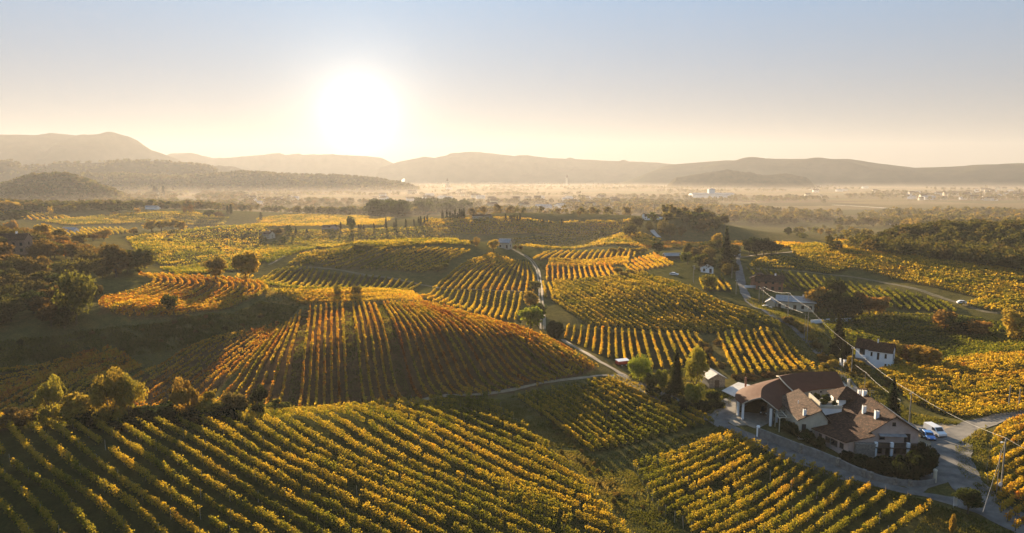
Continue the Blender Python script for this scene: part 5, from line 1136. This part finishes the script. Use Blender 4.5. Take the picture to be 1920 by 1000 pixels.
def houses():
    farmhouse(); roof_garden(); curved_hall(); garden_wall()
    # white house beside the power line
    p = hit(1636, 690); o = empty('white_house', (p[0], p[1], p[2]), R(-38), 'white two-storey house with an outside stair and a dark roof, right of the tall conifer', 'house'); o.scale = (.54, .64, 1.0)
    wl, rf = gable(o, -2.2, 9.4, 0, 7.5, 5.6, 7.6, M_WHITE, M_TILE, 'x', .5)
    wl2, rf2 = gable(o, -9.8, -2.25, 2.6, 9.2, 5.5, 7.7, M_WHITE, M_TILE, 'x', .5); chimney(rf, 1.2, 3.6, 7.0, 8.6, .6, .6)
    for x, z, w_, h in ((-1.0, 4.3, .8, 1.1), (2.4, 3.9, 1.0, 2.0), (6.2, 4.2, .9, 1.2), (6.4, 1.3, .8, .9)): window(o, (x, 0, z), (0, -1), w_, h)
    window(o, (9.4, 3.6, 4.0), (1, 0), 1.0, 1.7); window(o, (-6.4, 2.6, 4.2), (0, -1), 2.6, 1.7)
    m = MB(); m.prism([(-9, -.6), (-9, 2.7), (-5.2, 2.7), (2.4, -.1), (2.4, -.6)], -1.5, -.05, 'y'); m.build('outside_stair', M_CONC, o)
    m = MB(); m.box(-9.0, -4.0, -.04, 2.55, 2.5, 2.72); m.box(-9.0, -4.4, -1.7, -1.55, 2.72, 3.6); m.build('balcony', M_WHITE, o)
    for x in (-9.2, -5.0): m = MB(); m.box(x, x+.3, -1.4, -1.1, -.6, 2.49); m.build('pillar', M_WHITE, o)
    # gate piers of its drive
    for px_, py_ in ((1577, 686), (1584, 689)):
        q = hit(px_, py_); g = MB(); g.box(-.35, .35, -.35, .35, -.3, 2.1); g.box(-.45, .45, -.45, .45, 2.105, 2.3); ob = g.build('gate_pier', M_WHITE); ob.location = q
        tag(ob, 'white masonry gate pier beside the winding road below the white house', 'gate pier', 'white gate piers below the white house')
    # shed and pale canopy
    o = house_px('tool_shed', 1344, 727, R(8), 4.6, 6.5, 2.7, 3.9, M_STONE, M_ROOFG, 'small stone shed with a grey sloping roof beside the tall yellow-green tree', 'shed', wins=False, ch=False, axis='y')
    door(o, (0, 0, 0), (0, -1), 1.0, 2.0); window(o, (2.3, 3, 1.5), (1, 0), .8, .8)
    q = [hit(*c) for c in ((1353,737),(1380,749),(1410,727),(1384,721))]; c = sum(q)/4; z = max(p[2] for p in q)+.55; m = MB()
    m.slab([(p[0]-c[0], p[1]-c[1], z-c[2]) for p in q], .12); 
    ob = empty('pale_canopy', tuple(c), 0, 'flat pale canopy on low posts left of the curved brown roof', 'canopy'); m.build('cover', M_PALE, ob)
    for p in q: m = MB(); e = (p-c)*.93; m.cyl((e[0], e[1], -.4), (e[0], e[1], z-c[2]-.122), .08, seg=6); m.build('leg', M_METAL, ob)
    # road-side houses further up
    o = house_px('brick_house', 1442, 546, R(-22), 12, 9, 4.6, 6.9, M_BRICK, M_TILE, 'orange brick house with stacked dark roofs at the bend of the winding road')
    wl, rf = gable(o, -8.5, -1.5, 3.5, 11, 5.2, 7.2, M_BRICK, M_TILE, 'y', .8)
    o = house_px('villa', 1490, 582, R(-25), 15, 9, 3.6, 5.2, M_CREAM, M_ROOFG, 'low pale house with a large grey roof below the orange brick house', hip=False)
    gable(o, -11.5, -7.8, -2.0, 5, 3.0, 4.2, M_CREAM, M_ROOFG, 'y', .5)
    m = MB(); m.slab([(-1, -.9, 3.75), (8.4, -.9, 3.75), (8.4, .2, 4.0), (-1, .2, 4.0)], .08); m.build('pale_roof_strip', M_PALE, o)
    house_px('white_chapel_house', 1381, 480, R(10), 5, 6.5, 4.8, 6.2, M_WHITE, M_TILE, 'narrow white gabled house just right of the tall dark spruce', axis='y', ch=False)
    house_px('cottage', 1326, 512, R(-10), 6, 6, 3.0, 4.6, M_WHITE, M_TILE, 'small white gabled house half hidden in the clump of the tall spruce', axis='y', ch=False)
    house_px('farm_shed', 1262, 487, R(5), 9, 5, 2.2, 3.4, M_WOOD, M_ROOFG, 'low dark shed beyond the far end of the golden slope', 'shed', wins=False, ch=False)
    # garden walls
    for pts, lb in (([(1396,540),(1424,540)], 'low white wall left of the orange brick house'), ([(1520,606),(1560,603),(1597,602)], 'white garden wall below the very dark trees')):
        P = np.array([hit(*p)[:2] for p in pts]); m = MB(); c = P.mean(0); gz = float(ground(*c))
        for a, b in zip(P[:-1], P[1:]):
            t = (b-a)/np.linalg.norm(b-a); n = np.array([t[1], -t[0]])*.15; za, zb = float(ground(*a))-gz, float(ground(*b))-gz
            v = [(*(a-c-n), za-.3), (*(b-c-n), zb-.3), (*(b-c+n), zb-.3), (*(a-c+n), za-.3)]; m.add(v+[(p[0], p[1], p[2]+1.5) for p in v], [(3,2,1,0),(4,5,6,7),(0,1,5,4),(1,2,6,5),(2,3,7,6),(3,0,4,7)])
        ob = m.build('garden_wall', M_WHITE); ob.location = (c[0], c[1], gz); tag(ob, lb, 'wall')
    # left: brick house above the wood
    o = house_px('old_brick_house', 12, 476, R(14), 15, 9, 6.4, 8.6, surf_mat('worn_brick', (.20,.13,.09), (.30,.20,.14), 1.5, .9, .4, 6), M_TILE, 'old brick house with a tiled roof above the wood at the left edge')
    # mid-distance
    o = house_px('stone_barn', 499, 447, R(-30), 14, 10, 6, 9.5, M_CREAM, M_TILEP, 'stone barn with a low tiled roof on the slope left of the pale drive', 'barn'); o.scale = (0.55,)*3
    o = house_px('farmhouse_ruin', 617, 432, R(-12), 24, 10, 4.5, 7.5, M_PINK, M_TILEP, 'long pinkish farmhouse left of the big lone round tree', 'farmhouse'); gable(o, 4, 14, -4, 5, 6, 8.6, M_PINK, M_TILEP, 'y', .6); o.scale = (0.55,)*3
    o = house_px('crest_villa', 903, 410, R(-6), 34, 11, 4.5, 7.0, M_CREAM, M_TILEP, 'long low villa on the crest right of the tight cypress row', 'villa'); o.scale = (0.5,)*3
    o = house_px('hilltop_farm', 1222, 412, R(-18), 20, 9, 4.6, 7.2, M_WHITE, M_TILE, 'white hilltop farm with dark roofs on the wooded knoll', 'farm'); o.scale = (0.62,)*3
    gable(o, 6, 15, -6, 2, 4.8, 7.0, M_WHITE, M_TILE, 'x', .5); gable(o, -14, -9.6, 2, 9, 6.2, 8.0, M_WHITE, M_TILE, 'y', .5)
    m = MB(); m.box(9, 14, -10.5, -6.1, -4, 2.0); m.build('terrace_wall', M_WHITE, o)
    o = house_px('cottage', 944, 466, R(-20), 7, 6, 3.6, 5.6, M_CREAM, M_ROOFG, 'little cottage with a pale roof on top of the domed far vineyard', ch=False)
    house_px('farm_building', 109, 389, R(0), 20, 9, 5, 7, M_WHITE, M_TILE, 'white L-shaped farm with a tower right of a small white shed, far left', 'farm', ch=False)
    house_px('farm_shed', 92, 389, R(0), 7, 6, 3.6, 5, M_WHITE, M_TILE, 'small white shed left of the far white farm', 'shed', ch=False, wins=False)
    house_px('farm_building', 160, 378, R(10), 12, 9, 4, 6, M_CREAM, M_TILEP, 'pale farmhouse beside a red tree at the foot of the left hills', ch=False)
    house_px('white_farm', 291, 391, R(-5), 13, 9, 6, 8, M_WHITE, M_ROOFG, 'white cube-like house with low annexes before the left hills', 'house', ch=False)
    house_px('annexe', 283, 393, R(-5), 14, 5, 3, 4, M_WHITE, M_ROOFG, 'low pale annexe in front of the white cube-like house', 'shed', ch=False, wins=False)
    house_px('white_shed', 127, 437, R(-10), 11, 5, 2.6, 4, M_WHITE, M_ROOFG, 'long pale shed among bushes below the striped terrace at the left', 'shed', ch=False, wins=False)
    house_px('white_warehouse', 232, 356, R(0), 60, 20, 8, 10, M_WHITE, M_ROOFG, 'right one of two long white sheds at the foot of the wooded hills', 'warehouse', ch=False, wins=False)
    house_px('white_warehouse', 202, 356, R(0), 70, 20, 7, 9, M_WHITE, M_ROOFG, 'left one of two long white sheds at the foot of the wooded hills', 'warehouse', ch=False, wins=False)
    o = house_px('chapel', 291, 371, R(0), 8, 12, 7, 10, M_CREAM, M_TILEP, 'small hazy chapel between tall cypresses before the left hills', 'chapel', ch=False, wins=False, axis='y'); hiproof(o, 5, 9, 0, 4, 13, 15.5, M_CREAM, M_TILEP, .3)
    o = house_px('white_factory', 1338, 371, R(0), 110, 40, 9, 12, M_WHITE, M_ROOFG, 'long white factory with a square tower on the plain', 'factory', ch=False, wins=False); hiproof(o, -10, 6, 10, 24, 22, 24, M_WHITE, M_ROOFG, .5)
    # church towers
    for px_, py_, h_, lb in ((839, 353, 46, 'pointed church tower in the hazy village near the sun side'), (1063, 347, 62, 'tall square church tower far out on the hazy plain')):
        p = hit(px_, py_); o = empty('church_tower', tuple(p), 0, lb, 'church tower'); w_ = h_*.09; m = MB(); m.box(-w_, w_, -w_, w_, -1, h_*.68); m.build('shaft', M_CREAM, o)
        m = MB(); m.add([(-w_*1.2,-w_*1.2,h_*.682),(w_*1.2,-w_*1.2,h_*.682),(w_*1.2,w_*1.2,h_*.682),(-w_*1.2,w_*1.2,h_*.682),(0,0,h_)], [(3,2,1,0),(0,1,4),(1,2,4),(2,3,4),(3,0,4)]); m.build('spire', M_TILE, o)
    # villages on the plain: one small house mesh per kind, copied
    protos = []
    for wm, rm, w_, d_, h_, r_ in ((M_CREAM, M_TILEP, 11, 9, 6, 8.4), (M_WHITE, M_TILEP, 13, 9, 5, 7.4), (M_WHITE, M_ROOFG, 18, 10, 4.5, 6.4), (M_CREAM, M_TILE, 10, 10, 6.5, 9)):
        m = MB(); m.prism([(0, -2), (d_, -2), (d_, h_), (d_/2, r_), (0, h_)], -w_/2, w_/2, 'x', 0)
        m.slab([(-w_/2-.5, -.6, h_-.3), (w_/2+.5, -.6, h_-.3), (w_/2+.5, d_/2, r_+.2), (-w_/2-.5, d_/2, r_+.2)], .15, 1); m.slab([(-w_/2-.5, d_/2, r_+.201), (w_/2+.5, d_/2, r_+.201), (w_/2+.5, d_+.6, h_-.3), (-w_/2-.5, d_+.6, h_-.3)], .15, 1)
        for x in np.arange(-w_/2+1.5, w_/2-1, 2.6):
            for z in (1.2, 3.8): m.box(x, x+1, -.04, .02, z, z+1.3, 2)
        protos.append(m.build('village_house', [wm, rm, M_WOOD]))
    k = 0
    groups = [((1690, 1920), (356, 377), 46, 'village house at the foot of the right-hand plain', 'houses of the village on the right of the plain'),
              ((900, 1180), (372, 398), 34, 'house scattered among the misty trees of the plain', 'houses among the misty trees of the plain'),
              ((700, 900), (356, 378), 24, 'pale house of the hazy village below the sun', 'houses of the hazy village below the sun'),
              ((455, 560), (374, 384), 12, 'pale hazy house beyond the pond', 'hazy houses beyond the pond'),
              ((1500, 1700), (348, 372), 12, 'lonely farm on the open plain at the right', 'farms on the open plain at the right')]
    for (xa, xb), (ya, yb), n, lb, gp in groups:
        for i in range(n):
            p = hit(rng.uniform(xa, xb), rng.uniform(ya, yb)); src = protos[k % 4]
            ob = src if k < 4 else src.copy()
            if k >= 4: col.objects.link(ob)
            ob.location = p; ob.rotation_euler = (0, 0, rng.uniform(-.9, .9)); s = rng.uniform(.9, 1.5); ob.scale = (s, s, s); tag(ob, lb, 'house', gp); k += 1

# ------------------------------------------------------------------ vehicles
def wheel(parent, x, y, r_=.33, w_=.22):
    m = MB(); m.cyl((x, y-w_/2, r_), (x, y+w_/2, r_), r_, seg=14); t = m.build('wheel', M_RUB, parent)
    m = MB(); s = 1 if y > 0 else -1; m.cyl((x, y+s*(w_/2+.003), r_), (x, y+s*(w_/2+.02), r_), r_*.6, seg=10); m.build('rim', M_METAL, t)
def vehicle(name, p, rz, L, W, prof, win, paint, label, cat, wb=(.8, 3.4), wr=.33, glass=True):
    """prof: side outline (x, z), front at x=0; win: list of side-window outlines"""
    o = empty(name, tuple(p), rz, label, cat); b = MB(); b.prism(prof, -W/2, W/2, 'y'); body = b.build('body', paint, o, bevel=.05)
    for sgn in (-1, 1):
        for q in win['side']:
            m = MB(); m.prism(q, sgn*(W/2+.004), sgn*(W/2+.02), 'y'); m.build('side_window', M_GLASS, o)
    (x0, z0), (x1, z1) = win['front']; n = np.array([-(z1-z0), (x1-x0)]); n = n/np.linalg.norm(n)*.02
    m = MB(); a = W/2-.12; m.add([(x0+n[0], -a, z0+n[1]), (x0+n[0], a, z0+n[1]), (x1+n[0], a*.92, z1+n[1]), (x1+n[0], -a*.92, z1+n[1])], [(0,1,2,3)]); m.build('windscreen', M_GLASS, o)
    for sgn in (-1, 1):
        m = MB(); m.box(-.03, .05, sgn*(W/2-.32)-.17, sgn*(W/2-.32)+.17, win['lz'], win['lz']+.2); m.build('headlight', M_LAMP, o)
        for x in wb: wheel(o, x, sgn*(W/2-.08), wr)
    m = MB(); m.box(-.06, .02, -W/2+.1, W/2-.1, .28, .48); m.build('bumper', M_BLACKP, o)
    return o
def vehicles():
    vp = [(0,.3),(0,.95),(.75,1.15),(1.55,1.95),(4.9,1.98),(5.0,1.0),(5.0,.3)]
    vehicle('van', hit(1768,822), R(97), 5, 1.95, vp, {'side': [[(1.1,1.2),(1.62,1.8),(2.3,1.8),(2.3,1.2)]], 'front': ((.80,1.17),(1.52,1.91)), 'lz': .7}, M_WPAINT, 'white delivery van parked on the gravel beside the road junction', 'van', (.85, 4.1), .34)
    cpf = [(0,.3),(0,.75),(1.1,.92),(1.75,1.42),(3.3,1.45),(4.0,.98),(4.2,.9),(4.2,.3)]
    cw = {'side': [[(1.35,.95),(1.85,1.35),(2.45,1.36),(2.45,.95)], [(2.52,.95),(2.52,1.36),(3.2,1.36),(3.65,.98)]], 'front': ((1.12,.95),(1.73,1.39)), 'lz': .55}
    vehicle('small_car', hit(1747,828), R(78), 4.2, 1.75, cpf, cw, M_BLUE, 'bright blue car parked between the white van and a black car', 'car')
    vehicle('small_car', hit(1737,824), R(80), 4.2, 1.75, cpf, cw, M_BLACKP, 'black car parked against the garden shrubs left of the blue car', 'car')
    vehicle('pickup_truck', tuple(np.array([60.3, 157.5, float(ground(60, 157))])), R(60), 4.8, 1.9, [(0,.4),(0,1.05),(1.2,1.15),(1.7,1.85),(4.3,1.9),(4.8,1.2),(4.8,.4)], {'side': [[(1.5,1.2),(1.85,1.75),(2.7,1.77),(2.7,1.2)], [(2.8,1.2),(2.8,1.77),(4.1,1.78),(4.4,1.25)]], 'front': ((1.22,1.18),(1.68,1.80)), 'lz': .75}, M_BLACKP, 'dark off-road vehicle parked under the front of the curved hall roof', 'car', (.9, 3.8), .4)
    vehicle('small_car', hit(1447,579), R(170), 4.2, 1.75, cpf, cw, M_SILV, 'beige car parked at the roadside below the orange brick house', 'car')
    vehicle('small_car', hit(1272,517), R(150), 4.2, 1.75, cpf, cw, M_WPAINT, 'white car half hidden at the upper edge of the golden slope', 'car')
    vehicle('small_car', hit(1817,571), R(160), 4.2, 1.75, cpf, cw, M_WPAINT, 'white car on the track below the lit hillside vineyard at the right', 'car')
    # farm trailer by the willow
    p = hit(1167,686); o = empty('farm_trailer', tuple(p), R(20), 'red and white farm trailer standing left of the round willow', 'trailer')
    m = MB(); m.box(-1.9, 1.9, -1, 1, .7, .85); m.box(-1.9, 1.9, -1, -.94, .86, 1.4); m.box(-1.9, 1.9, .94, 1, .86, 1.4); m.box(-1.9, -1.84, -.93, .93, .86, 1.4); m.build('bed', M_REDP, o)
    m = MB(); m.slab([(-2, -1.1, 1.75), (2, -1.1, 1.75), (2, 1.1, 1.95), (-2, 1.1, 1.95)], .06); m.build('cover', M_WHITE, o)
    for x in (-1.85, 1.78):
        for y in (-1.05, 1.01): m = MB(); m.box(x, x+.06, y-.05, y+.01, .86, 1.68 if y < 0 else 1.86); m.build('post', M_METAL, o)
    for y in (-.9, .9): wheel(o, -.7, y, .4); wheel(o, .8, y, .4)
# ------------------------------------------------------------------ utility poles, cables, signs
def pole(x, yb, yt, label, group=None, arm=True, lamp=False, trans=False, thick=.14):
    p = hit(x, yb); sl = math.hypot(math.hypot(p[0], p[1]), H-p[2]); h_ = (yb-yt)/FPX*sl/math.cos(math.atan2(H-p[2], math.hypot(p[0], p[1])))
    o = empty('utility_pole', tuple(p), R(30), label, 'utility pole', group)
    m = MB(); m.cyl((0, 0, -.5), (0, 0, h_), thick, thick*.7, seg=9); sh = m.build('pole_shaft', M_POST, o)
    if arm:
        m = MB(); m.box(-.75, .75, -.06, .06, h_-.45, h_-.33); m.build('cross_arm', M_METAL, o)
        for a in (-.65, 0, .65): m = MB(); m.cyl((a, 0, h_-.33), (a, 0, h_-.1), .06, .04, seg=6); m.build('insulator', M_WHITE, o)
    if lamp:
        m = MB(); m.cyl((0, 0, h_-.8), (-1.2, 0, h_-.5), .04, seg=6); m.box(-1.75, -1.15, -.14, .14, h_-.56, h_-.44); m.build('lamp_head', M_LAMP, o)
    if trans:
        m = MB(); m.cyl((.45, 0, h_-1.9), (.45, 0, h_-.9), .3, seg=10); m.build('transformer', M_METAL, o)
    return np.array([p[0], p[1], p[2]+h_])
def cable(tops, label, r_=.035, sag=.035, end=None):
    pts = []
    for a, b in zip(tops[:-1], tops[1:]):
        L = np.linalg.norm(b-a)
        for t in np.linspace(0, 1, 15)[:-1]: pts.append(a*(1-t)+b*t-np.array([0, 0, 4*sag*L*t*(1-t)*.6]))
    pts.append(tops[-1]); pts = np.array(pts); c = pts[len(pts)//2].copy()
    v, f = tube(pts-c, [r_]*len(pts), 5); o = mesh_np('power_cable', v, f, M_CABLE, smooth=True); o.location = c; tag(o, label, 'cable')
def lines():
    global M_CABLE
    M_CABLE = surf_mat('weathered_cable', (.22,.20,.18), (.30,.28,.25), 2, .5, 0)
    a = pole(1876, 925, 846, 'tall wooden pole with a lamp right of the road junction', lamp=True, arm=False, thick=.17)
    b = pole(1868, 928, 862, 'thinner pole standing against the tall lamp pole right of the junction', arm=False, thick=.09)
    c = pole(1704, 801, 746, 'wooden pole behind the dark conifer and the farmhouse roof', thick=.16)
    d = pole(1685, 792, 757, 'short grey pole left of the wooden pole behind the farmhouse', arm=False, thick=.1)
    e = pole(1596, 702, 657, 'wooden pole below the white house, carrying the upper cable')
    f = pole(1513, 641, 583, 'pole at the roadside between the white house and the grey-roofed house')
    g = pole(1477, 598, 553, 'pole in front of the grey-roofed house')
    h = pole(1430, 570, 540, 'right one of two poles below the orange brick house')
    i = pole(1423, 566, 541, 'left one of two poles below the orange brick house', arm=False)
    j = pole(1621, 728, 702, 'thin post on the verge above the farmhouse, carrying the lower cable', arm=False, thick=.1)
    k = pole(1563, 662, 643, 'thin post left of the white house gate', arm=False, thick=.09)
    l = pole(1508, 638, 593, 'second post right beside the roadside pole', arm=False, thick=.09)
    pole(1300, 530, 499, 'pole with a transformer at the edge of the golden slope', trans=True, thick=.17)
    pole(1380, 552, 526, 'pole with a short arm at the foot of the spruce clump')
    pole(1372, 522, 500, 'plain pole inside the spruce clump', arm=False)
    n = pole(1890, 772, 733, 'left one of two bare poles above the bend of the right-hand road', arm=False, thick=.15)
    o_ = pole(1909, 773, 738, 'right one of two bare poles above the bend of the right-hand road', arm=False, thick=.15)
    cable([h, g, f, e, c, a], 'long upper cable running from the brick house past the white house to the junction pole', .03)
    cable([i, l, k, j, d], 'lower cable running parallel, from the brick house to the short grey pole', .028)
    q = hit(1835, 1040)+np.array([0, 0, 7.0]); cable([a, q], 'cable dropping from the junction pole towards the bottom edge', .028, .01)
    q = a+(a-c)*.6; cable([a, q], 'cable leaving the junction pole over the orange vines', .026, .03)
    # round sign on the pole and white board at the junction
    p = hit(1872, 927); m = MB(); m.cyl((0, -.2, 2.0), (0, -.24, 2.0), .38, seg=18); ob = m.build('round_sign', M_LAMP); ob.location = p; tag(ob, 'small round white sign fixed low on the junction poles', 'sign')
    p = hit(1791, 952); o = empty('notice_board', tuple(p), R(12), 'upright white board at the road edge left of the small dark tree', 'board')
    m = MB(); m.box(-.45, .45, -.03, .03, .35, 2.1); m.build('panel', M_LAMP, o)
    for x in (-.4, .34): m = MB(); m.box(x, x+.06, .032, .08, -.3, 2.1); m.build('leg', M_METAL, o)
    # vine-yard lamp masts far off
    for x, yb, yt in ((796, 447, 432), (1300, 0, 0)):
        if yb: pole(x, yb, yt, 'small mast on the hazy slope below the cypress avenue', arm=False, thick=.12)
def water_and_smoke():
    P = smooth_path(np.array([hit(*c)[:2] for c in ((566,396),(600,397.5),(640,396.5),(652,394.5),(620,393),(585,393.5),(566,396))]), 8); z = float(np.max(ground(P[:, 0], P[:, 1])))+.15
    me = bpy.data.meshes.new('pond'); me.from_pydata([(x, y, z) for x, y in P[:-1]], [], [tuple(range(len(P)-1))]); m = surf_mat('still_water', (.03,.035,.035), (.05,.055,.05), .02, .06, 0, spec=.9); me.materials.append(m)
    tag(link(bpy.data.objects.new('pond', me)), kind='structure')
    # steam columns of far chimneys
    m, t = new_mat('steam'); q = NT(t); o = q.n("ShaderNodeOutputMaterial"); v = q.n("ShaderNodeVolumePrincipled"); v.inputs['Color'].default_value = (1, 1, 1, 1); v.inputs['Density'].default_value = .06; v.inputs['Anisotropy'].default_value = .3; q.l(v.outputs[0], o.inputs['Volume'])
    for x, yb, h_, r_ in ((752, 327, 38, 9), (716, 329, 22, 6), (691, 327, 16, 7)):
        d = ray(x, yb); k = 3400/d[1]; c = np.array([d[0]*k, 3400, 0]); pts = [c+np.array([0, 0, h_*s])+np.array([18*s*s, 0, 0]) for s in np.linspace(0, 1, 6)]
        pts = [p+np.array([0, 0, 2.0]) for p in pts]; vv, ff = tube(pts, [r_*.4, r_*.7, r_*.8, r_, r_*.9, r_*.3], 8); b = bmesh.new(); me = bpy.data.meshes.new('steam'); me.from_pydata([tuple(p) for p in vv], [], [tuple(f_) for f_ in ff]); b.from_mesh(me); bmesh.ops.holes_fill(b, edges=b.edges, sides=0); bmesh.ops.recalc_face_normals(b, faces=b.faces); b.to_mesh(me); b.free(); me.materials.append(m)
        tag(link(bpy.data.objects.new('steam', me)), kind='stuff')
roads(); mountains(); vineyards(); grass(); trees(); woods(); houses(); vehicles(); lines(); water_and_smoke(); build_terrain(); haze()
